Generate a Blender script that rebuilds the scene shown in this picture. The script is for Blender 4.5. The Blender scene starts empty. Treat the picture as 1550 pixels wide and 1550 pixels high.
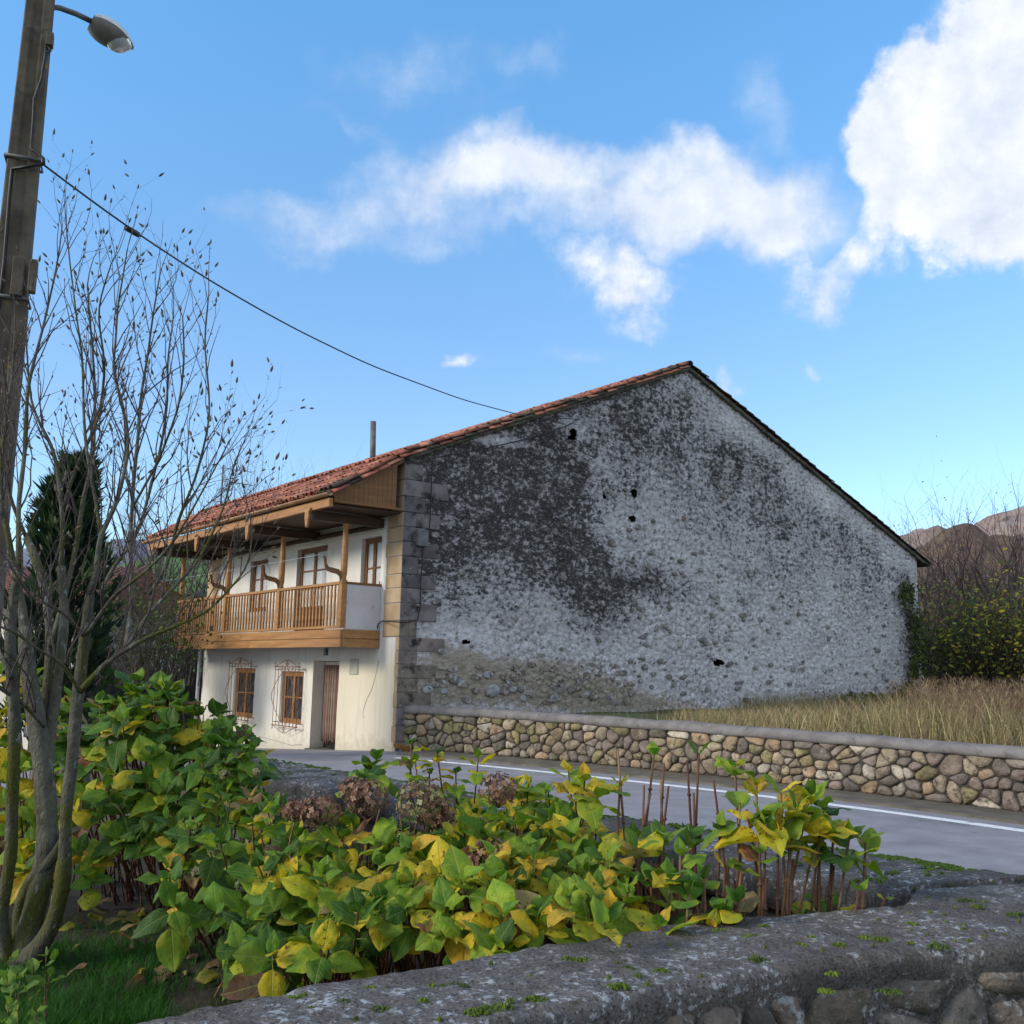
import bpy, bmesh, math, random
import numpy as np
from mathutils import Vector, Matrix, Euler, noise, Quaternion
random.seed(7); np.random.seed(7)
sc = bpy.context.scene
R = math.radians
# ------------------------------------------------------------ camera
F = 1550.0; HZ = 1020.0; ROLL = 0.022; EYE = 1.8
pit = math.atan((HZ-775)/F); cr, sr = math.cos(ROLL), math.sin(ROLL)
FW = Vector((0, math.cos(pit), math.sin(pit))); _R = Vector((1, 0, 0)); _U = Vector((0, -math.sin(pit), math.cos(pit)))
RT = cr*_R + sr*_U; UP = cr*_U - sr*_R
cam = bpy.data.cameras.new('camera'); camo = bpy.data.objects.new('camera', cam); sc.collection.objects.link(camo)
cam.sensor_width = 36; cam.lens = 36*F/1550; cam.clip_start = 0.05; cam.clip_end = 6000
M = Matrix((( RT.x, UP.x, -FW.x, 0), (RT.y, UP.y, -FW.y, 0), (RT.z, UP.z, -FW.z, EYE), (0, 0, 0, 1)))
camo.matrix_world = M; sc.camera = camo
def ray(px, py):
    px, py = float(px), float(py); return FW + (px-775)/F*RT - (py-775)/F*UP
def Pz(px, py, z):
    d = ray(px, py); t = (z-EYE)/d.z; return Vector((d.x*t, d.y*t, z))
def Pd(px, py, Y):
    Y = float(Y); d = ray(px, py); t = Y/d.y; return Vector((d.x*t, Y, EYE+d.z*t))
def proj(p):
    v = Vector((p[0], p[1], p[2]-EYE)); k = v.dot(FW); return 775+F*v.dot(RT)/k, 775-F*v.dot(UP)/k
# ------------------------------------------------------------ world, sun, exposure
SUN_AZ = R(-112); SUN_EL = R(24)         # azimuth from +Y towards +X
w = bpy.data.worlds.new('World'); sc.world = w; w.use_nodes = True
nt = w.node_tree; nt.nodes.clear()
def N(nt, typ, **kw):
    n = nt.nodes.new(typ)
    for k, v in kw.items():
        if k.startswith('i_'): n.inputs[int(k[2:])].default_value = v
        else: setattr(n, k, v)
    return n
def L(nt, a, b): nt.links.new(a, b)
def mth(nt, op, a, b=None, c=None, clamp=False):
    n = nt.nodes.new('ShaderNodeMath'); n.operation = op; n.use_clamp = clamp
    for i, x in enumerate((a, b, c)):
        if x is None: continue
        if isinstance(x, (int, float)): n.inputs[i].default_value = x
        else: nt.links.new(x, n.inputs[i])
    return n.outputs[0]
def mixc(nt, f, a, b, bt='MIX'):
    n = nt.nodes.new('ShaderNodeMix'); n.data_type = 'RGBA'; n.blend_type = bt; n.clamp_factor = True
    for i, x in ((0, f), (6, a), (7, b)):
        if isinstance(x, (int, float)): n.inputs[i].default_value = x
        elif isinstance(x, (tuple, list)): n.inputs[i].default_value = tuple(x)+((1,) if len(x) == 3 else ())
        else: nt.links.new(x, n.inputs[i])
    return n.outputs[2]
SKY_STR = 0.115
def build_sky():
    out = N(nt, 'ShaderNodeOutputWorld'); bg = N(nt, 'ShaderNodeBackground'); bg.inputs[1].default_value = SKY_STR
    sky = N(nt, 'ShaderNodeTexSky', sky_type='NISHITA', sun_disc=False, sun_elevation=SUN_EL, sun_rotation=SUN_AZ)
    sky.air_density = 1.0; sky.dust_density = 0.15; sky.ozone_density = 4.0; sky.altitude = 100
    tc = N(nt, 'ShaderNodeTexCoord'); sp = N(nt, 'ShaderNodeSeparateXYZ'); L(nt, tc.outputs['Generated'], sp.inputs[0])
    az = mth(nt, 'ARCTAN2', sp.outputs[0], sp.outputs[1]); el = mth(nt, 'ARCSINE', sp.outputs[2])
    cb = N(nt, 'ShaderNodeCombineXYZ'); L(nt, az, cb.inputs[0]); L(nt, el, cb.inputs[1])
    nz = N(nt, 'ShaderNodeTexNoise'); nz.inputs['Scale'].default_value = 9; nz.inputs['Detail'].default_value = 5; nz.inputs['Roughness'].default_value = .55
    L(nt, cb.outputs[0], nz.inputs['Vector'])
    sub = N(nt, 'ShaderNodeVectorMath', operation='SUBTRACT'); L(nt, nz.outputs['Color'], sub.inputs[0]); sub.inputs[1].default_value = (.5, .5, .5)
    scl = N(nt, 'ShaderNodeVectorMath', operation='SCALE'); L(nt, sub.outputs[0], scl.inputs[0]); scl.inputs['Scale'].default_value = 0.13
    ad = N(nt, 'ShaderNodeVectorMath', operation='ADD'); L(nt, cb.outputs[0], ad.inputs[0]); L(nt, scl.outputs[0], ad.inputs[1])
    def blob(cx, cy, rx, ry, rot, wt):
        d = ray(cx, cy).normalized(); a = math.atan2(d.x, d.y); e = math.asin(d.z)
        mp = N(nt, 'ShaderNodeMapping', vector_type='TEXTURE'); mp.inputs['Location'].default_value = (a, e, 0)
        mp.inputs['Rotation'].default_value = (0, 0, R(rot)); mp.inputs['Scale'].default_value = (rx/1500, ry/1500, 1)
        L(nt, ad.outputs[0], mp.inputs[0]); g = N(nt, 'ShaderNodeTexGradient', gradient_type='SPHERICAL'); L(nt, mp.outputs[0], g.inputs[0])
        return mth(nt, 'MULTIPLY', g.outputs['Fac'], wt)
    thick = [(1545, 190, 225, 205, 0, 2.2), (1405, 245, 125, 125, 0, 1.6), (1345, 205, 70, 70, 0, 1.2), (1580, 50, 140, 110, 0, 2.0), (1500, 325, 140, 80, 0, 1.1),
             (1372, 362, 66, 64, 30, .85), (1385, 88, 66, 34, -20, .95), (1295, 362, 95, 60, 35, .62), (1260, 400, 50, 40, 40, .4), (930, 395, 150, 100, 0, .78), (965, 445, 100, 66, 0, .66),
             (1228, 455, 68, 90, 60, .85), (1165, 372, 66, 62, 0, .5), (697, 538, 36, 27, 0, 1.0), (1085, 575, 36, 34, 0, .8), (1225, 585, 36, 30, -30, .7), (-5, 270, 50, 45, 0, 1.1), (1680, 230, 200, 200, 0, 2)]
    thin = [(890, 285, 430, 95, -3, 1.25), (720, 262, 270, 62, 8, .95), (1030, 235, 240, 52, -8, .6), (490, 338, 250, 60, 3, 1.0), (740, 370, 150, 44, 0, .6), (1160, 345, 120, 115, 30, .6),
            (1080, 300, 170, 85, -10, .6), (620, 110, 260, 85, -8, .55), (790, 75, 120, 45, 0, .5), (530, 180, 110, 30, -15, .4), (1150, 110, 80, 90, 0, .5), (1190, 190, 60, 80, 20, .4),
            (880, 520, 170, 35, 0, .4), (1400, 590, 70, 30, 0, .3), (1470, 555, 50, 22, 0, .3), (1280, 300, 90, 120, 20, .45), (960, 345, 190, 70, 0, .7), (1150, 300, 130, 60, 10, .4)]
    def tot(lst):
        s = None
        for b in lst:
            x = blob(*b); s = x if s is None else mth(nt, 'ADD', s, x)
        return s
    t1, t2 = tot(thick), tot(thin)
    n2 = N(nt, 'ShaderNodeTexNoise'); n2.inputs['Scale'].default_value = 14; n2.inputs['Detail'].default_value = 9; n2.inputs['Roughness'].default_value = .64
    L(nt, cb.outputs[0], n2.inputs['Vector']); nn = mth(nt, 'SUBTRACT', n2.outputs['Fac'], .5)
    # unseen clouds away from the framed part, cover thickened for neutral fill light
    dc = ray(775, 450).normalized(); dt = N(nt, 'ShaderNodeVectorMath', operation='DOT_PRODUCT'); L(nt, tc.outputs['Generated'], dt.inputs[0]); dt.inputs[1].default_value = dc
    far = N(nt, 'ShaderNodeMapRange', interpolation_type='SMOOTHSTEP'); L(nt, dt.outputs['Value'], far.inputs[0])
    for i, v in ((1, .82), (2, .62), (3, 0), (4, 1)): far.inputs[i].default_value = v
    n3 = N(nt, 'ShaderNodeTexNoise'); n3.inputs['Scale'].default_value = 2.6; n3.inputs['Detail'].default_value = 7; L(nt, tc.outputs['Generated'], n3.inputs['Vector'])
    oc = mth(nt, 'MULTIPLY', mth(nt, 'MULTIPLY', mth(nt, 'SUBTRACT', n3.outputs['Fac'], .39), 6.0, clamp=True), far.outputs[0])
    a1 = mth(nt, 'ADD', mth(nt, 'MULTIPLY', t1, 1.15), mth(nt, 'MULTIPLY', nn, 2.4)); a1 = mth(nt, 'MULTIPLY', mth(nt, 'SUBTRACT', a1, .12), .85, clamp=True)
    m1 = mth(nt, 'MULTIPLY', t1, 2.6, clamp=True); a1 = mth(nt, 'MULTIPLY', a1, m1)
    a2 = mth(nt, 'ADD', t2, mth(nt, 'MULTIPLY', nn, 1.15)); a2 = mth(nt, 'MULTIPLY', mth(nt, 'SUBTRACT', a2, .08), .75, clamp=True)
    m2 = mth(nt, 'MULTIPLY', t2, 3.0, clamp=True); a2 = mth(nt, 'MULTIPLY', mth(nt, 'MULTIPLY', a2, m2), .78)
    al = mth(nt, 'MAXIMUM', mth(nt, 'MAXIMUM', a1, a2), oc)
    al = N(nt, 'ShaderNodeMapRange', interpolation_type='SMOOTHSTEP').outputs[0] if False else al
    s3 = N(nt, 'ShaderNodeMapRange', interpolation_type='SMOOTHSTEP'); L(nt, al, s3.inputs[0])
    up = mixc(nt, s3.outputs[0], (0, 0, 0), (0, 0, 0))
    # sky colour: Nishita, gently tinted
    hz = N(nt, 'ShaderNodeMapRange', interpolation_type='SMOOTHSTEP'); L(nt, sp.outputs[2], hz.inputs[0]); hz.inputs[1].default_value = .2; hz.inputs[2].default_value = .68
    tint = mixc(nt, 1.0, sky.outputs[0], mixc(nt, hz.outputs[0], SKY_LOW, SKY_TINT), 'MULTIPLY')
    whites = mixc(nt, mth(nt, 'ADD', mth(nt, 'MULTIPLY', mth(nt, 'SUBTRACT', n2.outputs['Fac'], .35), 1.6), mth(nt, 'MULTIPLY', s3.outputs[0], .15)), CLOUD_LO, CLOUD_HI)
    col = mixc(nt, s3.outputs[0], tint, whites)
    L(nt, col, bg.inputs[0]); L(nt, bg.outputs[0], out.inputs[0])
SKY_TINT = (.90, 1.36, 1.38); SKY_LOW = (.97, .975, .96)
CLOUD_LO = (2.5, 2.85, 3.5); CLOUD_HI = (4.9, 4.9, 4.9)
build_sky()
sl = bpy.data.lights.new('sun', 'SUN'); sl.energy = 1.3; sl.angle = R(16); sl.color = (1, .93, .82)
so = bpy.data.objects.new('sun', sl); sc.collection.objects.link(so)
sd = Vector((math.sin(SUN_AZ)*math.cos(SUN_EL), math.cos(SUN_AZ)*math.cos(SUN_EL), math.sin(SUN_EL)))
so.rotation_euler = (-sd).to_track_quat('-Z', 'Y').to_euler()
vs = sc.view_settings; vs.view_transform = 'Standard'; vs.look = 'None'; vs.exposure = 1.15; vs.gamma = 1; vs.use_curve_mapping = False
# ------------------------------------------------------------ helpers
class MB:
    def __init__(s): s.v = []; s.f = []; s.mi = []; s.c = []
    def add(s, vs, fs, m=0, col=None):
        b = len(s.v); s.v.extend([tuple(p) for p in vs]); s.f.extend([tuple(i+b for i in f) for f in fs]); s.mi.extend([m]*len(fs))
        if col is not None: s.c.extend([tuple(col)]*len(vs))
        return b
    def box(s, a, b, m=0):
        x0, x1 = sorted((a[0], b[0])); y0, y1 = sorted((a[1], b[1])); z0, z1 = sorted((a[2], b[2]))
        s.add([(x0,y0,z0),(x1,y0,z0),(x1,y1,z0),(x0,y1,z0),(x0,y0,z1),(x1,y0,z1),(x1,y1,z1),(x0,y1,z1)],
              [(0,3,2,1),(4,5,6,7),(0,1,5,4),(1,2,6,5),(2,3,7,6),(3,0,4,7)], m)
    def prism(s, poly, axis, a, b, m=0):   # polygon in the two other axes, extruded along axis from a to b
        def pt(p, t):
            q = list(p); q.insert(axis, t); return tuple(q)
        n = len(poly); vs = [pt(p, a) for p in poly]+[pt(p, b) for p in poly]
        s.add(vs, [tuple(range(n))[::-1], tuple(range(n, 2*n))]+[(i, (i+1) % n, (i+1) % n+n, i+n) for i in range(n)], m)
    def tube(s, pts, rad, n=6, m=0, cap=True, col=None):
        pts = [Vector(p) for p in pts]; rad = rad if isinstance(rad, (list, tuple)) else [rad]*len(pts)
        prev = None; rings = []
        for i, p in enumerate(pts):
            t = (pts[min(i+1, len(pts)-1)]-pts[max(i-1, 0)])
            if t.length < 1e-9: t = Vector((0, 0, 1))
            t.normalize()
            u = (prev - t*prev.dot(t)) if prev is not None else t.orthogonal()
            if u.length < 1e-6: u = t.orthogonal()
            u.normalize(); prev = u; v = t.cross(u)
            rings.append([p+(u*math.cos(2*math.pi*k/n)+v*math.sin(2*math.pi*k/n))*rad[i] for k in range(n)])
        vs = [q for r in rings for q in r]
        fs = [(i*n+k, i*n+(k+1) % n, (i+1)*n+(k+1) % n, (i+1)*n+k) for i in range(len(pts)-1) for k in range(n)]
        if cap: fs += [tuple(range(n))[::-1], tuple((len(pts)-1)*n+k for k in range(n))]
        s.add(vs, fs, m, col)
    def build(s, name, mats, parent=None, smooth=False, link=True):
        me = bpy.data.meshes.new(name); me.from_pydata(s.v, [], s.f)
        mats = mats if isinstance(mats, (list, tuple)) else [mats]
        for x in mats: me.materials.append(x)
        if len(mats) > 1: me.polygons.foreach_set('material_index', s.mi)
        if smooth: me.polygons.foreach_set('use_smooth', [True]*len(s.f))
        if s.c:
            at = me.color_attributes.new('tint', 'FLOAT_COLOR', 'POINT')
            at.data.foreach_set('color', [x for c in s.c for x in (c[0], c[1], c[2], 1)])
        me.update()
        o = bpy.data.objects.new(name, me); o.parent = parent
        if link: sc.collection.objects.link(o)
        return o
def bevel(o, wd, seg=2):
    m = o.modifiers.new('bevel', 'BEVEL'); m.width = wd; m.segments = seg; m.limit_method = 'ANGLE'; return o
def empty(name, loc, label, cat, group=None, rz=0):
    o = bpy.data.objects.new(name, None); sc.collection.objects.link(o); o.location = loc; o.rotation_euler = (0, 0, rz); o.empty_display_size = .2
    return tag(o, label, cat, group)
def tag(o, label=None, cat=None, group=None, kind=None):
    if label: o['label'] = label
    if cat: o['category'] = cat
    if group: o['group'] = group
    if kind: o['kind'] = kind
    return o
def inst(name, me, parent, mat=None, loc=None, color=None):
    o = bpy.data.objects.new(name, me); sc.collection.objects.link(o); o.parent = parent
    if mat is not None: o.matrix_basis = mat
    if loc is not None: o.location = loc
    if color is not None: o.color = tuple(color)+(1,)
    return o
def fb(x, y=0, z=0, sc_=1.0, oc=3):
    return noise.fractal(Vector((x*sc_, y*sc_, z*sc_)), 1.0, 2.0, oc)
# ------------------------------------------------------------ materials
def newmat(name):
    m = bpy.data.materials.new(name); m.use_nodes = True; t = m.node_tree; b = t.nodes['Principled BSDF']; return m, t, b
def coords(t, scale=(1, 1, 1), kind='Object'):
    tc = N(t, 'ShaderNodeTexCoord'); mp = N(t, 'ShaderNodeMapping'); mp.inputs['Scale'].default_value = scale; L(t, tc.outputs[kind], mp.inputs[0]); return mp.outputs[0]
def nz(t, vec, s, d=4, r=.55, col=False, dist=0):
    n = N(t, 'ShaderNodeTexNoise'); n.inputs['Scale'].default_value = s; n.inputs['Detail'].default_value = d; n.inputs['Roughness'].default_value = r; n.inputs['Distortion'].default_value = dist
    L(t, vec, n.inputs['Vector']); return n.outputs['Color'] if col else n.outputs['Fac']
def rng(t, x, a, b, c=0., d=1., smooth=True):
    n = N(t, 'ShaderNodeMapRange', interpolation_type='SMOOTHSTEP' if smooth else 'LINEAR'); L(t, x, n.inputs[0])
    for i, v in ((1, a), (2, b), (3, c), (4, d)): n.inputs[i].default_value = v
    return n.outputs[0]
def bump(t, b, h, st=.5, dist=.01):
    n = N(t, 'ShaderNodeBump'); n.inputs['Strength'].default_value = st; n.inputs['Distance'].default_value = dist; L(t, h, n.inputs['Height']); L(t, n.outputs[0], b.inputs['Normal'])
def setb(b, rough=.8, spec=.3):
    b.inputs['Roughness'].default_value = rough; b.inputs['Specular IOR Level'].default_value = spec
def basic(name, c1, c2, s=6, rough=.8, scale=(1, 1, 1), bs=.4, bd=.01, spots=None, world=False, det=6, obj=0, spec=.3):
    """two-tone noise material; obj: how much of the object colour to use; spots=(colour, scale, lo, hi)"""
    m, t, b = newmat(name); v = coords(t, scale)
    if obj:
        oi = N(t, 'ShaderNodeObjectInfo')
        ofs = N(t, 'ShaderNodeVectorMath', operation='ADD'); sc3 = N(t, 'ShaderNodeVectorMath', operation='SCALE'); sc3.inputs[0].default_value = (37, 71, 13); L(t, oi.outputs['Random'], sc3.inputs['Scale'])
        L(t, v, ofs.inputs[0]); L(t, sc3.outputs[0], ofs.inputs[1]); v = ofs.outputs[0]
    f = rng(t, nz(t, v, s, det), .3, .7); col = mixc(t, f, c1, c2)
    if obj:
        col = mixc(t, obj, col, mixc(t, 1.0, mixc(t, f, (.62, .62, .62), (1.25, 1.25, 1.25)), oi.outputs['Color'], 'MULTIPLY'))
    if spots:
        for (sc_, ss, lo, hi) in spots:
            col = mixc(t, rng(t, nz(t, v, ss, 5, .6), lo, hi), col, sc_)
    L(t, col, b.inputs['Base Color']); setb(b, rough, spec); bump(t, b, nz(t, v, s*4, 6, .6), bs, bd)
    return m
GREEN_MOSS = (.07, .10, .02)
m_plaster = basic('painted_plaster', (.62, .57, .48), (.74, .70, .61), 1.2, .85, bs=.25, spots=[((.66, .57, .40), .5, .52, .75), ((.42, .38, .33), 3.5, .64, .8)])
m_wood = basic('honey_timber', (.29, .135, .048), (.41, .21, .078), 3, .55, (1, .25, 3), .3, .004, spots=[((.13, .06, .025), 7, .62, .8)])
m_wood_side = basic('brown_shaded_timber', (.16, .075, .028), (.24, .115, .042), 3, .55, (.3, 1, 3), .3, .004)  # brown copy of the honey timber, side shade put into its colour
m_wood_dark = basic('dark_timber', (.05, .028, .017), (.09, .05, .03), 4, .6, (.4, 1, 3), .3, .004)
m_frame = basic('window_timber', (.13, .05, .02), (.20, .08, .03), 5, .5, bs=.2, bd=.003)
m_frame2 = basic('lower_window_timber', (.27, .13, .05), (.36, .18, .07), 5, .5, bs=.2, bd=.003)
m_iron = basic('rusty_iron', (.20, .10, .06), (.30, .16, .10), 20, .7, bs=.2, bd=.002)
m_dark = basic('dark_interior', (.012, .01, .009), (.02, .017, .014), 3, .9)
m_metal = basic('grey_metal', (.10, .10, .10), (.17, .17, .17), 8, .5, bs=.1, bd=.002)
m_pipe = basic('pale_downpipe', (.38, .38, .40), (.48, .48, .5), 6, .45, bs=.05)
m_gutter = basic('copper_brown_gutter', (.26, .14, .06), (.36, .20, .09), 4, .45, bs=.05, spec=.5)
m_asph = basic('asphalt', (.23, .22, .235), (.30, .285, .305), 2.2, .85, bs=.5, bd=.006, spots=[((.15, .14, .15), 60, .52, .66), ((.33, .32, .33), 85, .58, .68), ((.17, .16, .17), .45, .50, .70), ((.13, .12, .125), 1.6, .64, .72)])
m_white = basic('road_paint', (.74, .74, .74), (.88, .88, .88), 8, .7, bs=.3, bd=.003, spots=[((.3, .3, .3), 30, .54, .68), ((.4, .4, .4), 3, .58, .7)])
m_kerb = basic('kerb_concrete', (.10, .085, .066), (.16, .14, .11), 3, .9, bs=.5)
m_mort = basic('dark_mortar', (.035, .03, .025), (.07, .06, .05), 8, .95, bs=.6, bd=.02)
m_cope = basic('coping_mortar', (.15, .135, .13), (.22, .20, .19), 4, .9, bs=.6, bd=.01, spots=[((.10, .09, .09), 9, .55, .75)])
m_rstone = basic('fieldstone', (.2, .16, .11), (.3, .25, .18), 5, .9, bs=1.0, bd=.04, obj=.85, spots=[((.085, .07, .05), 8, .54, .68), ((.40, .37, .30), 11, .62, .72), ((.12, .12, .05), 3, .62, .72)])
m_black = basic('black_cable', (.015, .015, .016), (.03, .03, .03), 10, .5)
m_tile = basic('clay_tile', (.3, .1, .06), (.4, .15, .09), 6, .8, bs=.5, bd=.005, obj=.9, spots=[((.07, .06, .05), 7, .57, .7), ((.26, .24, .16), 14, .66, .75)])
def attr_mat(name, s=8, rough=.9, bs=.5, bd=.01, spots=None, transl=0):
    m, t, b = newmat(name); v = coords(t); at = N(t, 'ShaderNodeAttribute'); at.attribute_name = 'tint'
    f = rng(t, nz(t, v, s, 5), .3, .7); col = mixc(t, 1.0, mixc(t, f, (.65, .65, .65), (1.25, 1.25, 1.25)), at.outputs['Color'], 'MULTIPLY')
    if spots:
        for (sc_, ss, lo, hi) in spots: col = mixc(t, rng(t, nz(t, v, ss, 5, .6), lo, hi), col, sc_)
    L(t, col, b.inputs['Base Color']); setb(b, rough)
    if bs: bump(t, b, nz(t, v, s*4, 6, .6), bs, bd)
    if transl:
        tr = N(t, 'ShaderNodeBsdfTranslucent'); L(t, col, tr.inputs[0]); mx = N(t, 'ShaderNodeMixShader'); mx.inputs[0].default_value = transl
        L(t, b.outputs[0], mx.inputs[1]); L(t, tr.outputs[0], mx.inputs[2]); L(t, mx.outputs[0], t.nodes['Material Output'].inputs[0])
    return m
m_tilea = attr_mat('clay_tile_joined', 6, spots=[((.07, .06, .05), 7, .57, .7), ((.26, .24, .16), 14, .66, .75)])
m_blade = attr_mat('grass_blades', 3, .7, 0, transl=.3)
m_twig = attr_mat('thin_twigs', 3, .9, 0)
# weathered whitewashed rubble (gable); tint: R = dark lichen and painted pier shade, G = bare brown stone, B = cavity
def gable_mat():
    m, t, b = newmat('weathered_whitewash_rubble'); v = coords(t, (1, 1, 1.45)); at = N(t, 'ShaderNodeAttribute'); at.attribute_name = 'tint'
    sp = N(t, 'ShaderNodeSeparateColor'); L(t, at.outputs['Color'], sp.inputs[0]); D, B, C = sp.outputs
    n1 = nz(t, v, 4.2, 8, .72); n2 = nz(t, v, 7.0, 7, .74); n3 = nz(t, v, 1.0, 4, .6); n4 = nz(t, v, 30, 4, .6)
    col = mixc(t, rng(t, n3, .35, .65), (.76, .72, .735), (.90, .87, .88))
    col = mixc(t, mth(t, 'MULTIPLY', rng(t, n2, .50, .60), mth(t, 'ADD', .38, mth(t, 'MULTIPLY', D, .5)), clamp=True), col, (.20, .19, .19))
    col = mixc(t, mth(t, 'MULTIPLY', rng(t, n1, .46, .60), .5), col, (.36, .35, .34))
    vo = N(t, 'ShaderNodeTexVoronoi'); vo.inputs['Scale'].default_value = 5.2; vo.inputs['Randomness'].default_value = 1
    wv = N(t, 'ShaderNodeVectorMath', operation='ADD'); L(t, v, wv.inputs[0])
    wc = N(t, 'ShaderNodeVectorMath', operation='SCALE'); L(t, nz(t, v, 9, 4, .6, True), wc.inputs[0]); wc.inputs['Scale'].default_value = .16; L(t, wc.outputs[0], wv.inputs[1]); L(t, wv.outputs[0], vo.inputs['Vector'])
    # worn stone heads show grey-brown through the whitewash
    vs_ = N(t, 'ShaderNodeSeparateColor'); L(t, vo.outputs['Color'], vs_.inputs[0])
    rad = mth(t, 'MULTIPLY', rng(t, vs_.outputs[0], .35, 1.0), .36)
    head = rng(t, mth(t, 'SUBTRACT', rad, vo.outputs['Distance']), -.02, .10)
    hc = mixc(t, vs_.outputs[1], (.15, .135, .12), (.27, .25, .24))
    col = mixc(t, mth(t, 'MULTIPLY', head, rng(t, n1, .38, .52, .25, .95)), col, hc)
    # bare, brown lower part
    bc = mixc(t, rng(t, n1, .35, .65), (.30, .24, .155), (.56, .48, .36)); bc = mixc(t, rng(t, n2, .57, .63), bc, (.42, .40, .37))
    bf = mth(t, 'ADD', B, mth(t, 'MULTIPLY', mth(t, 'SUBTRACT', n1, .5), 2.2)); col = mixc(t, mth(t, 'MULTIPLY', rng(t, bf, .30, .70), .9), col, bc)
    # lichen, soot and painted pier shade: large masses broken up finely
    nm = nz(t, v, 1.7, 6, .62); df = mth(t, 'ADD', mth(t, 'MULTIPLY', D, 1.0), mth(t, 'ADD', mth(t, 'MULTIPLY', mth(t, 'SUBTRACT', n2, .5), 3.4), mth(t, 'ADD', mth(t, 'MULTIPLY', mth(t, 'SUBTRACT', n1, .5), 1.8), mth(t, 'MULTIPLY', mth(t, 'SUBTRACT', nm, .5), 1.9))))
    col = mixc(t, mth(t, 'MULTIPLY', mth(t, 'MULTIPLY', D, .62), rng(t, n1, .25, .6, .6, 1.0), clamp=True), col, (.17, .16, .155))
    dk = mixc(t, rng(t, n2, .4, .6), (.018, .017, .016), (.06, .056, .052)); col = mixc(t, rng(t, df, .50, 1.05, 0, .93), col, dk)
    cv = mth(t, 'MULTIPLY', C, rng(t, n2, .35, .6)); col = mixc(t, mth(t, 'MULTIPLY', cv, .75), col, (.05, .048, .045))
    col = mixc(t, mth(t, 'MULTIPLY', rng(t, nz(t, v, 15, 5, .7), .57, .64, 0, .6), rng(t, n1, .40, .55)), col, (.62, .61, .62))
    L(t, col, b.inputs['Base Color']); setb(b, .95, .2)
    h = mth(t, 'ADD', mth(t, 'MULTIPLY', n1, 1.0), mth(t, 'MULTIPLY', n2, .7)); h = mth(t, 'ADD', h, mth(t, 'MULTIPLY', vo.outputs['Distance'], -.5)); bump(t, b, h, 1.0, .10)
    return m
m_gable = gable_mat()
m_qdark = basic('sooty_quoin', (.12, .108, .108), (.20, .18, .18), 2.2, .9, bs=.5, obj=.5, spots=[((.03, .027, .025), 3.2, .5, .68), ((.33, .32, .33), 7, .62, .74)])
m_qgold = basic('sandstone_quoin', (.46, .31, .16), (.60, .43, .25), 1.6, .85, bs=.4, obj=.3, spots=[((.42, .34, .25), 2.3, .55, .7)])
# old coping / parapet top: dark grey with lichen
def wallmat(name, c1, c2, lich=1.0):
    m, t, b = newmat(name); v = coords(t)
    n1 = nz(t, v, 5, 8, .65); n2 = nz(t, v, 42, 6, .7); n3 = nz(t, v, 110, 4, .65); n0 = nz(t, v, 1.6, 3)
    col = mixc(t, rng(t, n1, .35, .65), c1, c2); col = mixc(t, rng(t, n3, .5, .64, 0, .8), col, (.035, .032, .03)); col = mixc(t, rng(t, n3, .42, .34, 0, .5), col, (.22, .21, .20))
    lm = mth(t, 'MULTIPLY', rng(t, n1, .45, .58), rng(t, n2, .54, .585)); col = mixc(t, mth(t, 'MULTIPLY', lm, .9*lich, clamp=True), col, (.42, .44, .46))
    col = mixc(t, mth(t, 'MULTIPLY', rng(t, nz(t, v, 9, 6, .7), .62, .7), .6), col, (.09, .095, .05))
    L(t, col, b.inputs['Base Color']); setb(b, .95, .15); bump(t, b, mth(t, 'ADD', n2, mth(t, 'MULTIPLY', n3, .7)), .9, .012); return m
m_nearcap = wallmat('weathered_wall_cap', (.095, .087, .080), (.165, .152, .142))
m_parcap = wallmat('dark_slate_coping', (.07, .066, .066), (.13, .122, .122), .95)
m_wallbody = wallmat('old_wall_mortar', (.06, .055, .048), (.15, .135, .115), .3)
m_moss = attr_mat('moss', 40, 1, .6, .01)
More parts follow.
